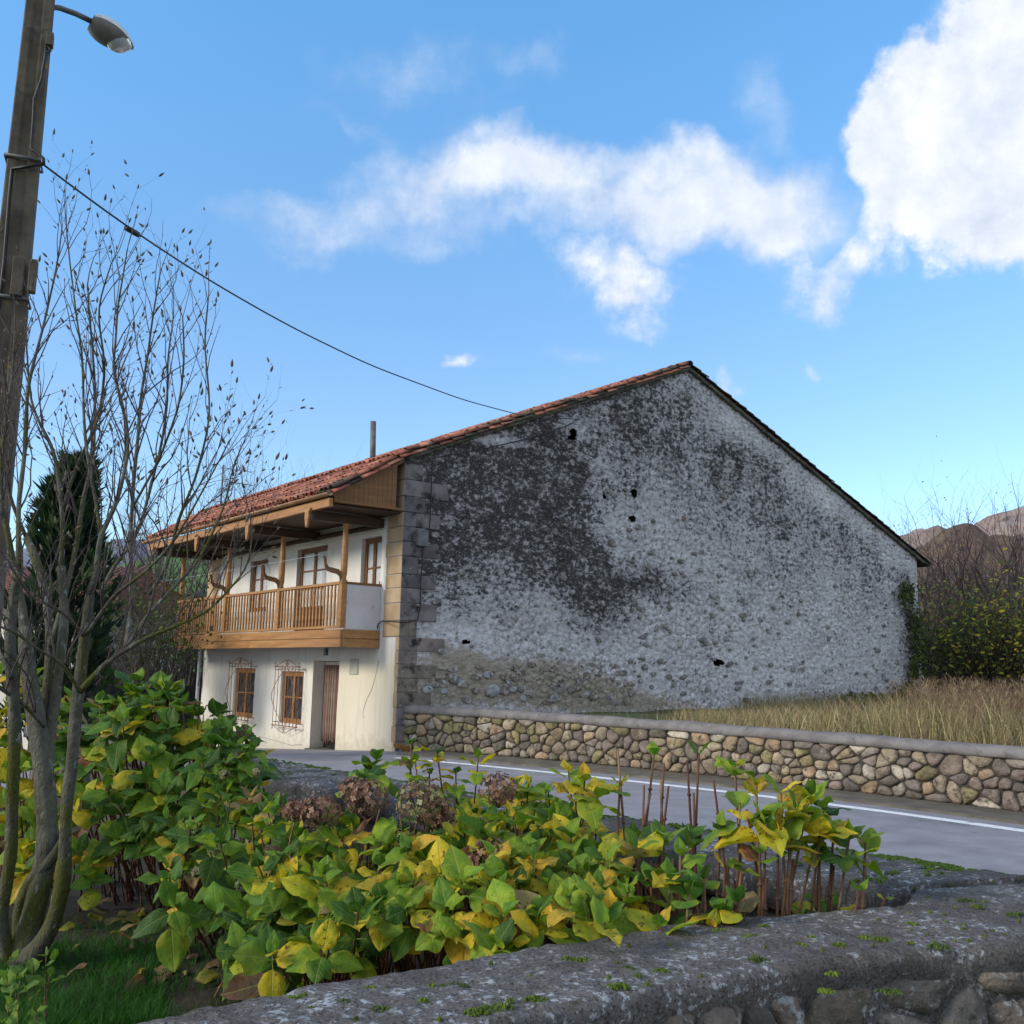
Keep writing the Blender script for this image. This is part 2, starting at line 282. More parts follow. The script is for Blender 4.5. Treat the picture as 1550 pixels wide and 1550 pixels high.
# hydrangea leaf: object colour, pale midrib and veins, brown blotches
def leaf_mat():
    m, t, b = newmat('hydrangea_leaf'); oi = N(t, 'ShaderNodeObjectInfo'); uv = N(t, 'ShaderNodeUVMap'); s = N(t, 'ShaderNodeSeparateXYZ'); L(t, uv.outputs[0], s.inputs[0])
    X, Y = s.outputs[0], s.outputs[1]; ax = mth(t, 'ABSOLUTE', mth(t, 'SUBTRACT', X, .5))
    v = coords(t); of = N(t, 'ShaderNodeVectorMath', operation='ADD'); s3 = N(t, 'ShaderNodeVectorMath', operation='SCALE'); s3.inputs[0].default_value = (31, 17, 53); L(t, oi.outputs['Random'], s3.inputs['Scale'])
    L(t, v, of.inputs[0]); L(t, s3.outputs[0], of.inputs[1]); v = of.outputs[0]
    n1 = nz(t, v, 2.2, 4); n2 = nz(t, v, 7, 4, .6)
    base = oi.outputs['Color']
    col = mixc(t, rng(t, n1, .3, .7), mixc(t, 1.0, base, (.62, .80, .75), 'MULTIPLY'), mixc(t, 1.0, base, (1.3, 1.12, 1.0), 'MULTIPLY'))
    edge = mth(t, 'ADD', mth(t, 'MULTIPLY', ax, 2.0), mth(t, 'MULTIPLY', mth(t, 'SUBTRACT', n1, .5), 1.8))
    sepc = N(t, 'ShaderNodeSeparateColor'); L(t, base, sepc.inputs[0])
    ye = mth(t, 'MULTIPLY', rng(t, edge, .7, 1.25), rng(t, sepc.outputs[0], .10, .22, .1, .75)); col = mixc(t, ye, col, (.46, .36, .035))
    vein = mth(t, 'PINGPONG', mth(t, 'SUBTRACT', mth(t, 'MULTIPLY', Y, 7.0), mth(t, 'MULTIPLY', ax, 4.5)), .5)
    vf = mth(t, 'MAXIMUM', rng(t, vein, .06, .0), rng(t, ax, .035, .012)); col = mixc(t, mth(t, 'MULTIPLY', vf, .38), col, (.38, .42, .14))
    bl = mth(t, 'MULTIPLY', rng(t, n2, .59, .66), rng(t, sepc.outputs[0], .12, .3)); col = mixc(t, mth(t, 'MULTIPLY', bl, .85), col, (.10, .045, .012))
    L(t, col, b.inputs['Base Color']); b.inputs['Roughness'].default_value = .5; b.inputs['Specular IOR Level'].default_value = .22
    bump(t, b, mth(t, 'SUBTRACT', n2, mth(t, 'MULTIPLY', vf, .6)), .45, .012)
    tr = N(t, 'ShaderNodeBsdfTranslucent'); L(t, mixc(t, 1.0, col, (1.1, 1.1, .6), 'MULTIPLY'), tr.inputs[0]); mx = N(t, 'ShaderNodeMixShader'); mx.inputs[0].default_value = .38
    L(t, b.outputs[0], mx.inputs[1]); L(t, tr.outputs[0], mx.inputs[2]); L(t, mx.outputs[0], t.nodes['Material Output'].inputs[0]); return m
m_leaf = leaf_mat()
m_cane = basic('hydrangea_cane', (.08, .032, .018), (.17, .08, .04), 12, .7, (1, 1, .5), .3, .003, obj=.4, spots=[((.32, .25, .15), 9, .58, .7)])
m_flower = attr_mat('dried_florets', 20, .9, 0, transl=.2)
m_bark = basic('mossy_bark', (.075, .072, .052), (.18, .175, .14), 16, .95, (1, 1, .45), 1.0, .03, spots=[((.085, .09, .018), 4, .48, .62), ((.25, .26, .24), 26, .60, .67)])
m_twigd = basic('purple_brown_twig', (.05, .037, .038), (.095, .072, .07), 20, .75, bs=.3, bd=.002)
m_bud = basic('magnolia_bud', (.12, .09, .06), (.20, .17, .11), 20, .8, bs=.2, bd=.002, obj=.5)
m_concrete = basic('old_concrete', (.075, .06, .042), (.15, .125, .09), 3, .9, bs=.6, bd=.01, spots=[((.07, .06, .05), 5, .56, .7), ((.36, .22, .03), 6, .68, .73)])
# ------------------------------------------------------------ house frame
TH = R(37.414)
C0 = Pz(598, 1137, 0)
GX = Vector((math.cos(TH), math.sin(TH), 0)); AY = Vector((-math.sin(TH), math.cos(TH), 0))
def toL(p): v = Vector(p)-C0; return Vector((v.dot(GX), v.dot(AY), p[2]))
def toW(p): return C0 + GX*p[0] + AY*p[1] + Vector((0, 0, p[2]))
oL = toL((0, 0, EYE))
def eL(px, py): d = ray(px, py); return Vector((d.dot(GX), d.dot(AY), d.z))
def gp(px, py, yo=0):
    e = eL(px, py); t = (yo-oL.y)/e.y; return (oL.x+e.x*t, oL.z+e.z*t)
def fp(px, py, xo=0):
    e = eL(px, py); t = (xo-oL.x)/e.x; return (oL.y+e.y*t, oL.z+e.z*t)
def gz(x, y):      # road level: flat to the right of the house corner, falling gently along the facade
    l = (Vector((x, y, 0))-C0).dot(AY); return -.06*max(0, min(l, 16))
def gl(yl): return -.06*max(0, min(yl, 16))
def grid_mesh(name, xs, ys, zf, mat, parent=None, smooth=True):
    X, Y = np.meshgrid(xs, ys); nx, ny = len(xs), len(ys)
    vs = [(float(x), float(y), float(zf(x, y))) for x, y in zip(X.ravel(), Y.ravel())]
    fs = [(j*nx+i, j*nx+i+1, (j+1)*nx+i+1, (j+1)*nx+i) for j in range(ny-1) for i in range(nx-1)]
    mb = MB(); mb.add(vs, fs); return mb.build(name, mat, parent, smooth)
# ------------------------------------------------------------ ground, road, hills
m_earth = basic('field_ground', (.05, .065, .02), (.085, .09, .035), .4, .95, bs=.5, bd=.05, spots=[((.10, .085, .045), .9, .5, .65)])
m_soil = basic('garden_soil', (.028, .024, .014), (.05, .038, .025), 3, .95, bs=.8, bd=.03, spots=[((.03, .05, .012), 3, .55, .65)])
def ring_ground():
    mb = MB(); na = 72; rs = [0.5, 3, 6, 10, 14, 18, 22, 27, 33, 40, 60, 100, 200, 500, 1500, 4500]; vs = []
    for r in rs:
        for k in range(na):
            a = 2*math.pi*k/na; x, y = r*math.sin(a), 12+r*math.cos(a); vs.append((x, y, gz(x, y)-.12-(0 if r < 40 else .4)))
    vs.append((0, 12, -.12)); c = len(vs)-1
    fs = [(i*na+k, (i+1)*na+k, (i+1)*na+(k+1) % na, i*na+(k+1) % na) for i in range(len(rs)-1) for k in range(na)]+[(c, k, (k+1) % na) for k in range(na)]
    fs = [f[::-1] for f in fs]
    mb.add(vs, fs); tag(mb.build('ground', m_earth, smooth=True), kind='structure')
ring_ground()
base_px = [(603, 1136), (707, 1141), (795, 1149), (882, 1158), (983, 1169), (1100, 1180), (1211, 1192), (1324, 1207), (1421, 1219), (1550, 1234), (1700, 1253), (1900, 1280)]
line_px = [(540, 1140), (600, 1147), (710, 1156), (815, 1166), (956, 1183), (1050, 1192), (1150, 1204), (1243, 1216), (1372, 1231), (1550, 1256), (1700, 1279), (1900, 1312)]
WB = [Pz(x, y, 0) for x, y in base_px]; LN = [Pz(x, y, 0) for x, y in line_px[1:]]
def smooth_path(P, it=3):
    P = [Vector(p) for p in P]
    for _ in range(it):
        Q = [P[0]]
        for i in range(1, len(P)-1): Q.append((P[i-1]+2*P[i]+P[i+1])/4)
        P = Q+[P[-1]]
    return P
def resample(P, n):
    P = [Vector(p) for p in P]; d = [0]
    for i in range(1, len(P)): d.append(d[-1]+(P[i]-P[i-1]).length)
    out = []
    for k in range(n):
        s = d[-1]*k/(n-1); i = 1
        while i < len(P)-1 and d[i] < s: i += 1
        t = (s-d[i-1])/max(1e-9, d[i]-d[i-1]); out.append(P[i-1].lerp(P[i], t))
    return out
def offset(P, o):
    out = []
    for i in range(len(P)):
        t = P[min(i+1, len(P)-1)]-P[max(i-1, 0)]; n = Vector((t.y, -t.x, 0)).normalized(); out.append(P[i]+n*o)
    return out
WB = resample(smooth_path(WB, 4), 60)
LN = resample(smooth_path(LN, 4), 60)
# road edge along the facade then along the retaining wall
fac_edge = [toW((-.02, y, 0)) for y in (40, 30, 20, 16, 12, 9, 6, 3, .3)]
road_far = fac_edge+WB[1:]
OUT = [Vector(p) for p in ((2.45, 3.45, 0), (1.92, 3.9, 0), (1.56, 4.35, 0), (.3, 5.66, 0), (-.72, 6.9, 0), (-1.92, 8.34, 0), (-5.2, 12.6, 0), (-12, 21.4, 0), (-24, 37, 0))]
road_near = OUT[::-1]
def strip(name, A, B, n, k, mat, dz, kind='structure', zf=None):
    A = resample(A, n); B = resample(B, n); vs = []; fs = []
    for i in range(n):
        for j in range(k+1):
            p = A[i].lerp(B[i], j/k); z = (zf(p.x, p.y) if zf else gz(p.x, p.y))+dz; vs.append((p.x, p.y, z))
    for i in range(n-1):
        for j in range(k): fs.append((i*(k+1)+j, i*(k+1)+j+1, (i+1)*(k+1)+j+1, (i+1)*(k+1)+j))
    mb = MB(); mb.add(vs, fs); return tag(mb.build(name, mat, smooth=True), kind=kind)
near_ext = road_near+[Vector((9, 3.2, 0)), Vector((14, 4.0, 0))]
strip('road', road_far+[Vector((16, 6, 0))], near_ext, 110, 14, m_asph, 0)
LNf = [toW((-.75, y, 0)) for y in (16, 9, 4, 1.2)]
ln_all = LN
strip('road_edge_line', offset(ln_all, -.12), offset(ln_all, .12), 80, 1, m_white, .004)
KB = [a.lerp(b, .0) for a, b in zip(WB, WB)]
def kerb():
    mb = MB(); A = offset(WB, -.1); B = [WB[i].lerp(LN[i], .62) for i in range(60)]
    vs = []; fs = []
    for i in range(60):
        a, b = A[i], B[i]; vs += [(a.x, a.y, .05), (b.x, b.y, .035), (b.x, b.y, .0)]
    for i in range(59):
        for j in range(2): fs.append((i*3+j, i*3+j+1, (i+1)*3+j+1, (i+1)*3+j))
    mb.add(vs, fs); tag(mb.build('kerb', m_kerb), kind='structure')
kerb()
# land behind the retaining wall and under the house
def lot_z(x, y):
    l = toL((x, y, 0)); return .60+.18*fb(x, y, 0, .25)+ .035*max(0, l.x-2)*.6 - .02
def lot():
    A = offset(WB, -.28); vs = []; fs = []; K = 16
    for i, a in enumerate(A):
        t = i/59; b = toW((2+32*t, 3+12*t, 0))
        for j in range(K+1):
            p = a.lerp(b, (j/K)); vs.append((p.x, p.y, .78+.10*fb(p.x, p.y, 0, .3)-.08*(j == 0)+.25*min(1, j/6)*t))
    for i in range(59):
        for j in range(K): fs.append((i*(K+1)+j, i*(K+1)+j+1, (i+1)*(K+1)+j+1, (i+1)*(K+1)+j))
    mb = MB(); mb.add(vs, fs); tag(mb.build('grassy_lot', m_earth, smooth=True), kind='structure')
    return A, vs
LOTA, LOTV = lot()
# garden bed
GZ = .5
GB = [Vector(p) for p in ((-.77, 2.16, 0), (-.48, 2.39, 0), (-.10, 2.69, 0), (.45, 3.08, 0), (.89, 3.28, 0), (1.26, 3.36, 0))]
IN = [Vector(p) for p in ((1.40, 3.68, 0), (1.16, 3.92, 0), (-.10, 5.22, 0), (-1.12, 6.45, 0), (-2.35, 7.95, 0), (-5.6, 12.2, 0))]
grid_mesh('garden_lawn', np.linspace(-9, 1.45, 120), np.linspace(1.2, 12, 120),
          lambda x, y: (GZ+.035*fb(x, y, 0, 1.3)) if (x-1.40)*.72+(y-3.68)*.693 < .15 else GZ-.9, m_soil)
tag(bpy.data.objects['garden_lawn'], kind='structure')
# hills
def hill(name, prof, r0, r1, zb, mat, rough, bushy=0):
    na, nr = 90, 26; a0, a1 = prof[0][0], prof[-1][0]; vs = []; fs = []
    for i in range(na+1):
        a = a0+(a1-a0)*i/na
        for k in range(len(prof)-1):
            if prof[k][0] <= a <= prof[k+1][0]:
                t = (a-prof[k][0])/(prof[k+1][0]-prof[k][0]); e = prof[k][1]*(1-t)+prof[k+1][1]*t; break
        H = r1*math.tan(R(e))+EYE-zb
        for j in range(nr+1):
            u = j/nr; r = r0+(r1-r0)*u; s = u*u*(3-2*u) if u < 1 else 1
            x, y = r*math.sin(R(a)), r*math.cos(R(a)); z = zb+H*s*(1-.0*u)+rough*r1*.01*fb(x, y, 3, 14/r1, 5)*math.sin(math.pi*min(1, u*1.0))+bushy*abs(fb(x, y, 9, .12, 2))
            vs.append((x, y, z))
        vs.append((1.25*r1*math.sin(R(a)), 1.25*r1*math.cos(R(a)), zb))
    n = nr+2
    for i in range(na):
        for j in range(n-1): fs.append((i*n+j, (i+1)*n+j, (i+1)*n+j+1, i*n+j+1))
    mb = MB(); mb.add(vs, fs); return tag(mb.build(name, mat, smooth=True), kind='structure')
def azel(px, py): d = ray(px, py).normalized(); return math.degrees(math.atan2(d.x, d.y)), math.degrees(math.asin(d.z))
m_hfar = basic('rocky_far_hill', (.22, .155, .125), (.32, .24, .20), .02, 1, bs=.6, bd=3, spots=[((.36, .33, .31), .03, .55, .65), ((.12, .10, .09), .05, .6, .7)])
m_hwood = basic('winter_wood_hill', (.11, .075, .055), (.19, .13, .095), .06, 1, bs=1, bd=3, spots=[((.09, .085, .04), .12, .55, .7), ((.06, .045, .04), .5, .5, .7)])
m_hleft = basic('hazy_far_hill', (.16, .17, .22), (.22, .24, .28), .01, 1, bs=.4, bd=3)  # distance haze put into the blue base colour
m_field = basic('green_pasture', (.06, .14, .03), (.10, .19, .045), .05, 1, bs=.4, bd=.3, spots=[((.05, .05, .03), .12, .58, .66)])
def pr(lst): return [azel(x, y) for x, y in lst]
hill('rocky_hill', pr([(1180, 870), (1300, 835), (1390, 817), (1420, 818), (1455, 825), (1480, 812), (1510, 795), (1560, 780), (1650, 765), (1800, 800), (2100, 860)]), 300, 900, -3, m_hfar, 2.5)
hill('wooded_hill', pr([(1150, 905), (1300, 870), (1385, 850), (1424, 836), (1461, 832), (1500, 842), (1560, 838), (1700, 850), (2000, 900)]), 60, 260, -2, m_hwood, 3, 3)
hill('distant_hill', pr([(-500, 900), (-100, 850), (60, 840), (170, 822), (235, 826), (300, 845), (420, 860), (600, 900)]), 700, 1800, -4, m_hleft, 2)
hill('pasture_slope', pr([(-400, 930), (0, 890), (150, 872), (230, 850), (300, 846), (380, 862), (600, 900)]), 70, 260, -3, m_field, 1.5)
# ------------------------------------------------------------ stone packing
def clip(poly, nx, ny, d):     # keep nx*x+ny*y <= d
    out = []
    for i in range(len(poly)):
        a, b = poly[i], poly[(i+1) % len(poly)]; da = nx*a[0]+ny*a[1]-d; db = nx*b[0]+ny*b[1]-d
        if da <= 0: out.append(a)
        if (da < 0 < db) or (db < 0 < da):
            t = da/(da-db); out.append((a[0]+(b[0]-a[0])*t, a[1]+(b[1]-a[1])*t))
    return out
def pack(Lx, H, cw, ch, jit=.46, drop=.1, rnd=random):
    seeds = []; rows = max(1, round(H/ch)); 
    for r in range(rows):
        n = max(1, round(Lx/cw*rnd.uniform(.85, 1.15)))
        for c in range(n):
            if rnd.random() < drop: continue
            seeds.append(((c+.5+(r % 2)*.5+rnd.uniform(-jit, jit))*Lx/n, (r+.5+rnd.uniform(-jit, jit)*.62)*H/rows))
    cells = []; an = cw/ch
    for i, s in enumerate(seeds):
        p = [(s[0]-cw*1.3, max(0, s[1]-ch*1.3)), (s[0]+cw*1.3, max(0, s[1]-ch*1.3)), (s[0]+cw*1.3, min(H, s[1]+ch*1.3)), (s[0]-cw*1.3, min(H, s[1]+ch*1.3))]
        p = clip(clip(p, -1, 0, 0), 1, 0, Lx)
        for j, q in enumerate(seeds):
            if j == i or abs(q[0]-s[0]) > cw*2.8 or abs(q[1]-s[1]) > ch*2.8: continue
            dx, dy = q[0]-s[0], (q[1]-s[1])*an*an*.8
            mx, my = (q[0]+s[0])/2, (q[1]+s[1])/2; p = clip(p, dx, dy, dx*mx+dy*my)
            if len(p) < 3: break
        if len(p) >= 3: cells.append(p)
    return cells
def stone_mesh(poly, gap, depth, rnd=random, back=.06, nv=14):
    cx = sum(p[0] for p in poly)/len(poly); cy = sum(p[1] for p in poly)/len(poly)
    for _ in range(1):   # round the corners
        q = []
        for i in range(len(poly)):
            a, b = poly[i], poly[(i+1) % len(poly)]; q += [(a[0]*.8+b[0]*.2, a[1]*.8+b[1]*.2), (a[0]*.2+b[0]*.8, a[1]*.2+b[1]*.8)]
        poly = q
    P = resample([Vector((p[0], p[1], 0)) for p in poly]+[Vector((poly[0][0], poly[0][1], 0))], nv+1)[:-1]
    sz = sum((p-Vector((cx, cy, 0))).length for p in P)/nv
    k = max(.5, 1-gap/sz); tx, ty = rnd.uniform(-.25, .25), rnd.uniform(-.3, .3); sd_ = rnd.uniform(0, 100)
    rings = []
    for (s, d) in ((.97, -back), (1.0, .18), (.90, .66), (.62, .95), (.3, 1.03)):
        ring = []
        for p in P:
            ux, uy = (p.x-cx), (p.y-cy); nn = 1+.16*noise.noise(Vector((ux/sz*1.2, uy/sz*1.2, sd_)))
            dd = d if d < 0 else d*depth*(1+.25*noise.noise(Vector((ux/sz*1.5, uy/sz*1.5, sd_+5)))+tx*ux/sz*.6+ty*uy/sz*.6)
            ring.append((ux*s*k*nn, uy*s*k*nn, dd))
        rings.append(ring)
    vs = [q for r in rings for q in r]; n = nv
    fs = [(i*n+j, i*n+(j+1) % n, (i+1)*n+(j+1) % n, (i+1)*n+j) for i in range(len(rings)-1) for j in range(n)]
    vs.append((0, 0, depth*1.03)); fs += [((len(rings)-1)*n+j, (len(rings)-1)*n+(j+1) % n, len(vs)-1) for j in range(n)]
    return (cx, cy), vs, fs
def path_frame(P):
    d = [0]
    for i in range(1, len(P)): d.append(d[-1]+(P[i]-P[i-1]).length)
    def at(s):
        i = 1
        while i < len(P)-1 and d[i] < s: i += 1
        t = (s-d[i-1])/max(1e-9, d[i]-d[i-1]); p = P[i-1].lerp(P[i], t); g = (P[i]-P[i-1]).normalized(); return p, g
    return at, d[-1]
STONE_COLS = [(.25, .20, .14), (.22, .165, .10), (.33, .26, .175), (.17, .13, .10), (.22, .19, .155), (.12, .10, .085), (.32, .22, .14), (.19, .16, .075), (.18, .14, .12), (.38, .33, .26), (.25, .20, .14), (.14, .115, .10)]
def face_stones(parent, path, z0, z1, cw, ch, depth, gap, cols, sgn=1, name='stone', limit=10**9, mat=None, drop=.1, s_rng=None, taper=0, rough=0):
    at, Ln = path_frame(path); cells = pack(Ln, z1-z0, cw, ch, drop=drop); cnt = 0
    for poly in cells:
        (cx, cy), vs, fs = stone_mesh(poly, gap, depth*random.uniform(.7, 1.25))
        if s_rng and not (s_rng[0] <= cx <= s_rng[1]): continue
        p, g = at(cx); n = Vector((g.y, -g.x, 0))*sgn
        g2 = g if sgn > 0 else g
        V = [g2*v[0]+Vector((0, 0, v[1]))+n*v[2] for v in vs]; mb = MB(); mb.add(V, fs if sgn > 0 else [f[::-1] for f in fs])
        o = mb.build(name, mat or m_rstone, parent, True); kz = 1-taper*cx/Ln; o.location = Vector((p.x, p.y, (z0+cy)*kz))-parent.location; o.scale = (1, 1, kz)
        c = random.choice(cols); k = random.uniform(.8, 1.2); k *= 1.2 if mat is None else 1; o.color = (c[0]*k, c[1]*k, c[2]*k, 1); cnt += 1
    return cnt
# retaining wall across the road
rw = empty('retaining_wall', WB[30], 'tan dry-laid fieldstone wall with grey mortar coping, across the road below the gable', 'stone wall')
rw_path = WB   # runs left -> right, outward side towards the camera
def wall_core(parent, path, z0, z1, th, mat, name='wall_core', inset=.0):
    A = offset(path, inset); B = offset(path, -th); vs = []; fs = []
    for a, b in zip(A, B): vs += [(a.x, a.y, z0), (a.x, a.y, z1), (b.x, b.y, z1), (b.x, b.y, z0)]
    vs = [Vector(v)-parent.location for v in vs]
    for i in range(len(A)-1):
        for j in range(4): fs.append((i*4+j, i*4+(j+1) % 4, (i+1)*4+(j+1) % 4, (i+1)*4+j))
    fs += [(0, 1, 2, 3), tuple((len(A)-1)*4+j for j in (3, 2, 1, 0))]
    mb = MB(); mb.add(vs, fs); return mb.build(name, mat, parent)
wall_core(rw, WB, -.1, .76, .35, m_mort)
print('retaining stones', face_stones(rw, WB, .05, .87, .245, .165, .06, .009, STONE_COLS, drop=.22, taper=.13))
def cope_strip(parent, path, prof, mat, name, jag=.012, bias=0, n=260, taper=0):
    """profile = list of (outward offset, z) swept along the path with small irregularities"""
    P = resample(path, n); vs = []; fs = []; k = len(prof)
    for i in range(n):
        t = P[min(i+1, n-1)]-P[max(i-1, 0)]; nn = Vector((t.y, -t.x, 0)).normalized()
        for j, (o, z) in enumerate(prof):
            q = P[i]+nn*o; w_ = fb(q.x, q.y, z*3, 2.2, 4)*jag
            vs.append(Vector((q.x, q.y, z*(1-taper*i/n)))+nn*w_+Vector((0, 0, fb(q.x+7, q.y, j, 1.6, 4)*jag))-parent.location)
    for i in range(n-1):
        for j in range(k-1): fs.append((i*k+j, i*k+j+1, (i+1)*k+j+1, (i+1)*k+j))
    fs += [tuple(range(k)), tuple((n-1)*k+j for j in range(k))[::-1]]
    mb = MB(); mb.add(vs, fs); return mb.build(name, mat, parent, True)
cope_strip(rw, WB, [(-.40, .85), (-.38, .97), (-.30, 1.03), (-.15, 1.045), (.0, 1.03), (.075, .98), (.085, .90), (.06, .85), (-.1, .84)], m_cope, 'coping', .02, taper=.13)
# ------------------------------------------------------------ garden walls
V3 = Vector
NB = [V3(p) for p in ((-2.2, .98, 0), (-.77, 2.16, 0), (-.48, 2.39, 0), (-.10, 2.69, 0), (.45, 3.08, 0), (.89, 3.28, 0), (1.26, 3.40, 0), (1.41, 3.66, 0), (1.93, 3.90, 0), (2.45, 3.45, 0), (4.0, 3.72, 0), (7, 4.6, 0))]
NF = [V3(p) for p in ((-1.92, .62, 0), (-.51, 1.83, 0), (-.20, 2.10, 0), (.216, 2.404, 0), (.758, 2.738, 0), (1.13, 2.883, 0), (1.30, 2.93, 0), (1.45, 2.97, 0), (1.95, 3.04, 0), (2.5, 3.06, 0), (4.1, 3.3, 0), (7.1, 4.18, 0))]
WT = 1.1
def densify(P, n):      # same parameter on both polylines (by vertex index), smoothly interpolated
    out = []
    for k in range(n):
        u = k/(n-1)*(len(P)-1); i = min(int(u), len(P)-2); t = u-i; out.append(P[i].lerp(P[i+1], t))
    for _ in range(6): out = [out[0]]+[(out[i-1]+2*out[i]+out[i+1])/4 for i in range(1, len(out)-1)]+[out[-1]]
    return out
nw = empty('garden_wall', (0, 2.5, 0), 'low garden wall with broad grey lichen-spotted cap in the immediate foreground', 'wall')
def near_wall():
    n = 420; B = densify(NB, n); Fr = densify(NF, n); K = 46; vs = []; fs = []
    prof = [(0, -.62, -.0), (0, -.05, 0)]
    for i in range(n):
        b, f = B[i], Fr[i]; d = (f-b); Wd = d.length; dn = d/Wd
        row = []
        row.append((b+dn*.03, .42)); row.append((b+dn*.012, 1.0))
        for j in range(K+1):
            u = j/K; s = u*Wd; e = min(s, Wd-s); jn = 7.0 < i/(n-1)*11 < 8.15; e = (Wd-s) if jn else e; zz = WT-.016*max(0, 1-e/.022)**2-(.006 if jn else 0)-.012*(1 if u > .6 else 0)*(u-.6)
            row.append((b+d*u, zz))
        for z, o in ((1.07, .004), (1.045, .005), (1.025, .0), (1.01, -.006), (.99, -.014), (.6, -.018), (-.1, -.018)): row.append((f+dn*o, z))
        for j, (p, z) in enumerate(row):
            nn = fb(p.x*1, p.y, z, 3.0, 4)*.009+fb(p.x+9, p.y, z, 26, 4)*.006
            nh = fb(p.x+3, p.y+5, z*1.5, 7, 4)*.010 if j > K+1 else 0
            q = p+dn*nh; vs.append(V3((q.x, q.y, z+nn))-nw.location)
    m = K+10
    for i in range(n-1):
        for j in range(m-1): fs.append((i*m+j, i*m+j+1, (i+1)*m+j+1, (i+1)*m+j))
    mb = MB(); mb.add(vs, fs); mb.build('wall_cap', m_nearcap, nw, True)
    return Fr
NFr = near_wall()
m_nstone = basic('dull_wall_stone', (.10, .085, .07), (.18, .155, .13), 9, .95, bs=1.0, bd=.03, obj=.7, spots=[((.34, .35, .33), 24, .56, .64), ((.05, .045, .04), 13, .55, .66), ((.09, .10, .04), 5, .6, .7)])
NCOL = [(.15, .12, .10), (.19, .155, .12), (.12, .11, .10), (.21, .16, .125), (.24, .22, .2), (.10, .09, .08)]
pth = offset([p for p in NFr[98:380]], -.032)
print('near stones', face_stones(nw, pth, .56, 1.035, .135, .095, .045, .005, NCOL, mat=m_nstone, drop=.3))
# roadside parapet with separate coping slabs
pw = empty('roadside_parapet', (0, 6, 0), 'long low parapet with mossy dark slab coping between the garden and the road', 'wall')
PIN = [V3(p) for p in ((1.395, 3.70, 0), (1.16, 3.92, 0), (-.10, 5.22, 0), (-1.12, 6.45, 0), (-2.35, 7.95, 0), (-5.6, 12.2, 0))]
POUT = [V3(p) for p in ((1.91, 3.93, 0), (1.56, 4.35, 0), (.3, 5.66, 0), (-.72, 6.9, 0), (-1.92, 8.34, 0), (-5.2, 12.6, 0))]
def parapet():
    I = densify(PIN, 401); O = densify(POUT, 401); cut = [0]; 
    while cut[-1] < 400: cut.append(min(400, cut[-1]+random.randint(19, 34)))
    for a, b in zip(cut[:-1], cut[1:]):
        dz = random.uniform(-.012, .008) if a else .008; K = 22; vs = []; fs = []; idx = list(range(a, b+1)); 
        # keep an open joint at both ends of the slab
        n = len(idx); seed = random.uniform(0, 50)
        for ii, k in enumerate(idx):
            e1 = min(ii, n-1-ii); p, q = I[k], O[k]
            if ii == 0 and a: p, q = p.lerp(I[k+1], .18), q.lerp(O[k+1], .18)
            if ii == 0 and not a: p, q = p-(I[4]-I[0])*.3, q-(O[4]-O[0])*.3; e1 = 1
            if ii == n-1: p, q = p.lerp(I[k-1], .18), q.lerp(O[k-1], .18)
            d = q-p; W_ = d.length; dn = d/W_; drop = .012 if e1 == 0 else 0
            row = [(p+dn*.05, WT-.15), (p-dn*.03, WT-.14), (p-dn*.04, WT-.09), (p-dn*.038, WT-.035)]
            for j in range(K+1):
                u = j/K; s = u*W_; e = min(s, W_-s); row.append((p+d*u-dn*.03*(1-u)+dn*.03*u, WT-.02*max(0, 1-e/.03)**2-drop))
            row += [(q+dn*.04, WT-.05), (q+dn*.035, WT-.13), (q-dn*.05, WT-.15)]
            for (c, z) in row:
                w1 = fb(c.x, c.y, z*2+seed, 4.5, 4)*.012; vs.append(V3((c.x, c.y, z+w1+dz+fb(c.x, c.y, 3, 22, 2)*.004))+dn*fb(c.x, c.y, z*4, 7, 3)*.016-pw.location)
        m = K+8
        for i in range(n-1):
            for j in range(m): fs.append((i*m+j, i*m+(j+1) % m, (i+1)*m+(j+1) % m, (i+1)*m+j))
        fs += [tuple(range(m))[::-1], tuple((n-1)*m+j for j in range(m))]
        mb = MB(); mb.add(vs, fs); mb.build('coping_slab', m_parcap, pw, True)
    # wall body
    J = [i.lerp(o, .14) for i, o in zip(I, O)]; Q = [i.lerp(o, .9) for i, o in zip(I, O)]
    vs = []; fs = []; n = 401
    for a, b in zip(J, Q): vs += [V3((a.x, a.y, .3))-pw.location, V3((a.x, a.y, WT-.12))-pw.location, V3((b.x, b.y, WT-.12))-pw.location, V3((b.x, b.y, -.9))-pw.location]
    for i in range(n-1):
        for j in range(3): fs.append((i*4+j, i*4+j+1, (i+1)*4+j+1, (i+1)*4+j))
    mb = MB(); mb.add(vs, fs); mb.build('wall_body', m_wallbody, pw)
    return I, O, J
PI_, PO_, PJ_ = parapet()
print('parapet stones', face_stones(pw, PJ_[8:290], .5, .95, .30, .17, .035, .010, [(.20, .16, .12), (.25, .19, .14), (.17, .14, .12), (.13, .12, .11)], sgn=-1, mat=m_nstone))
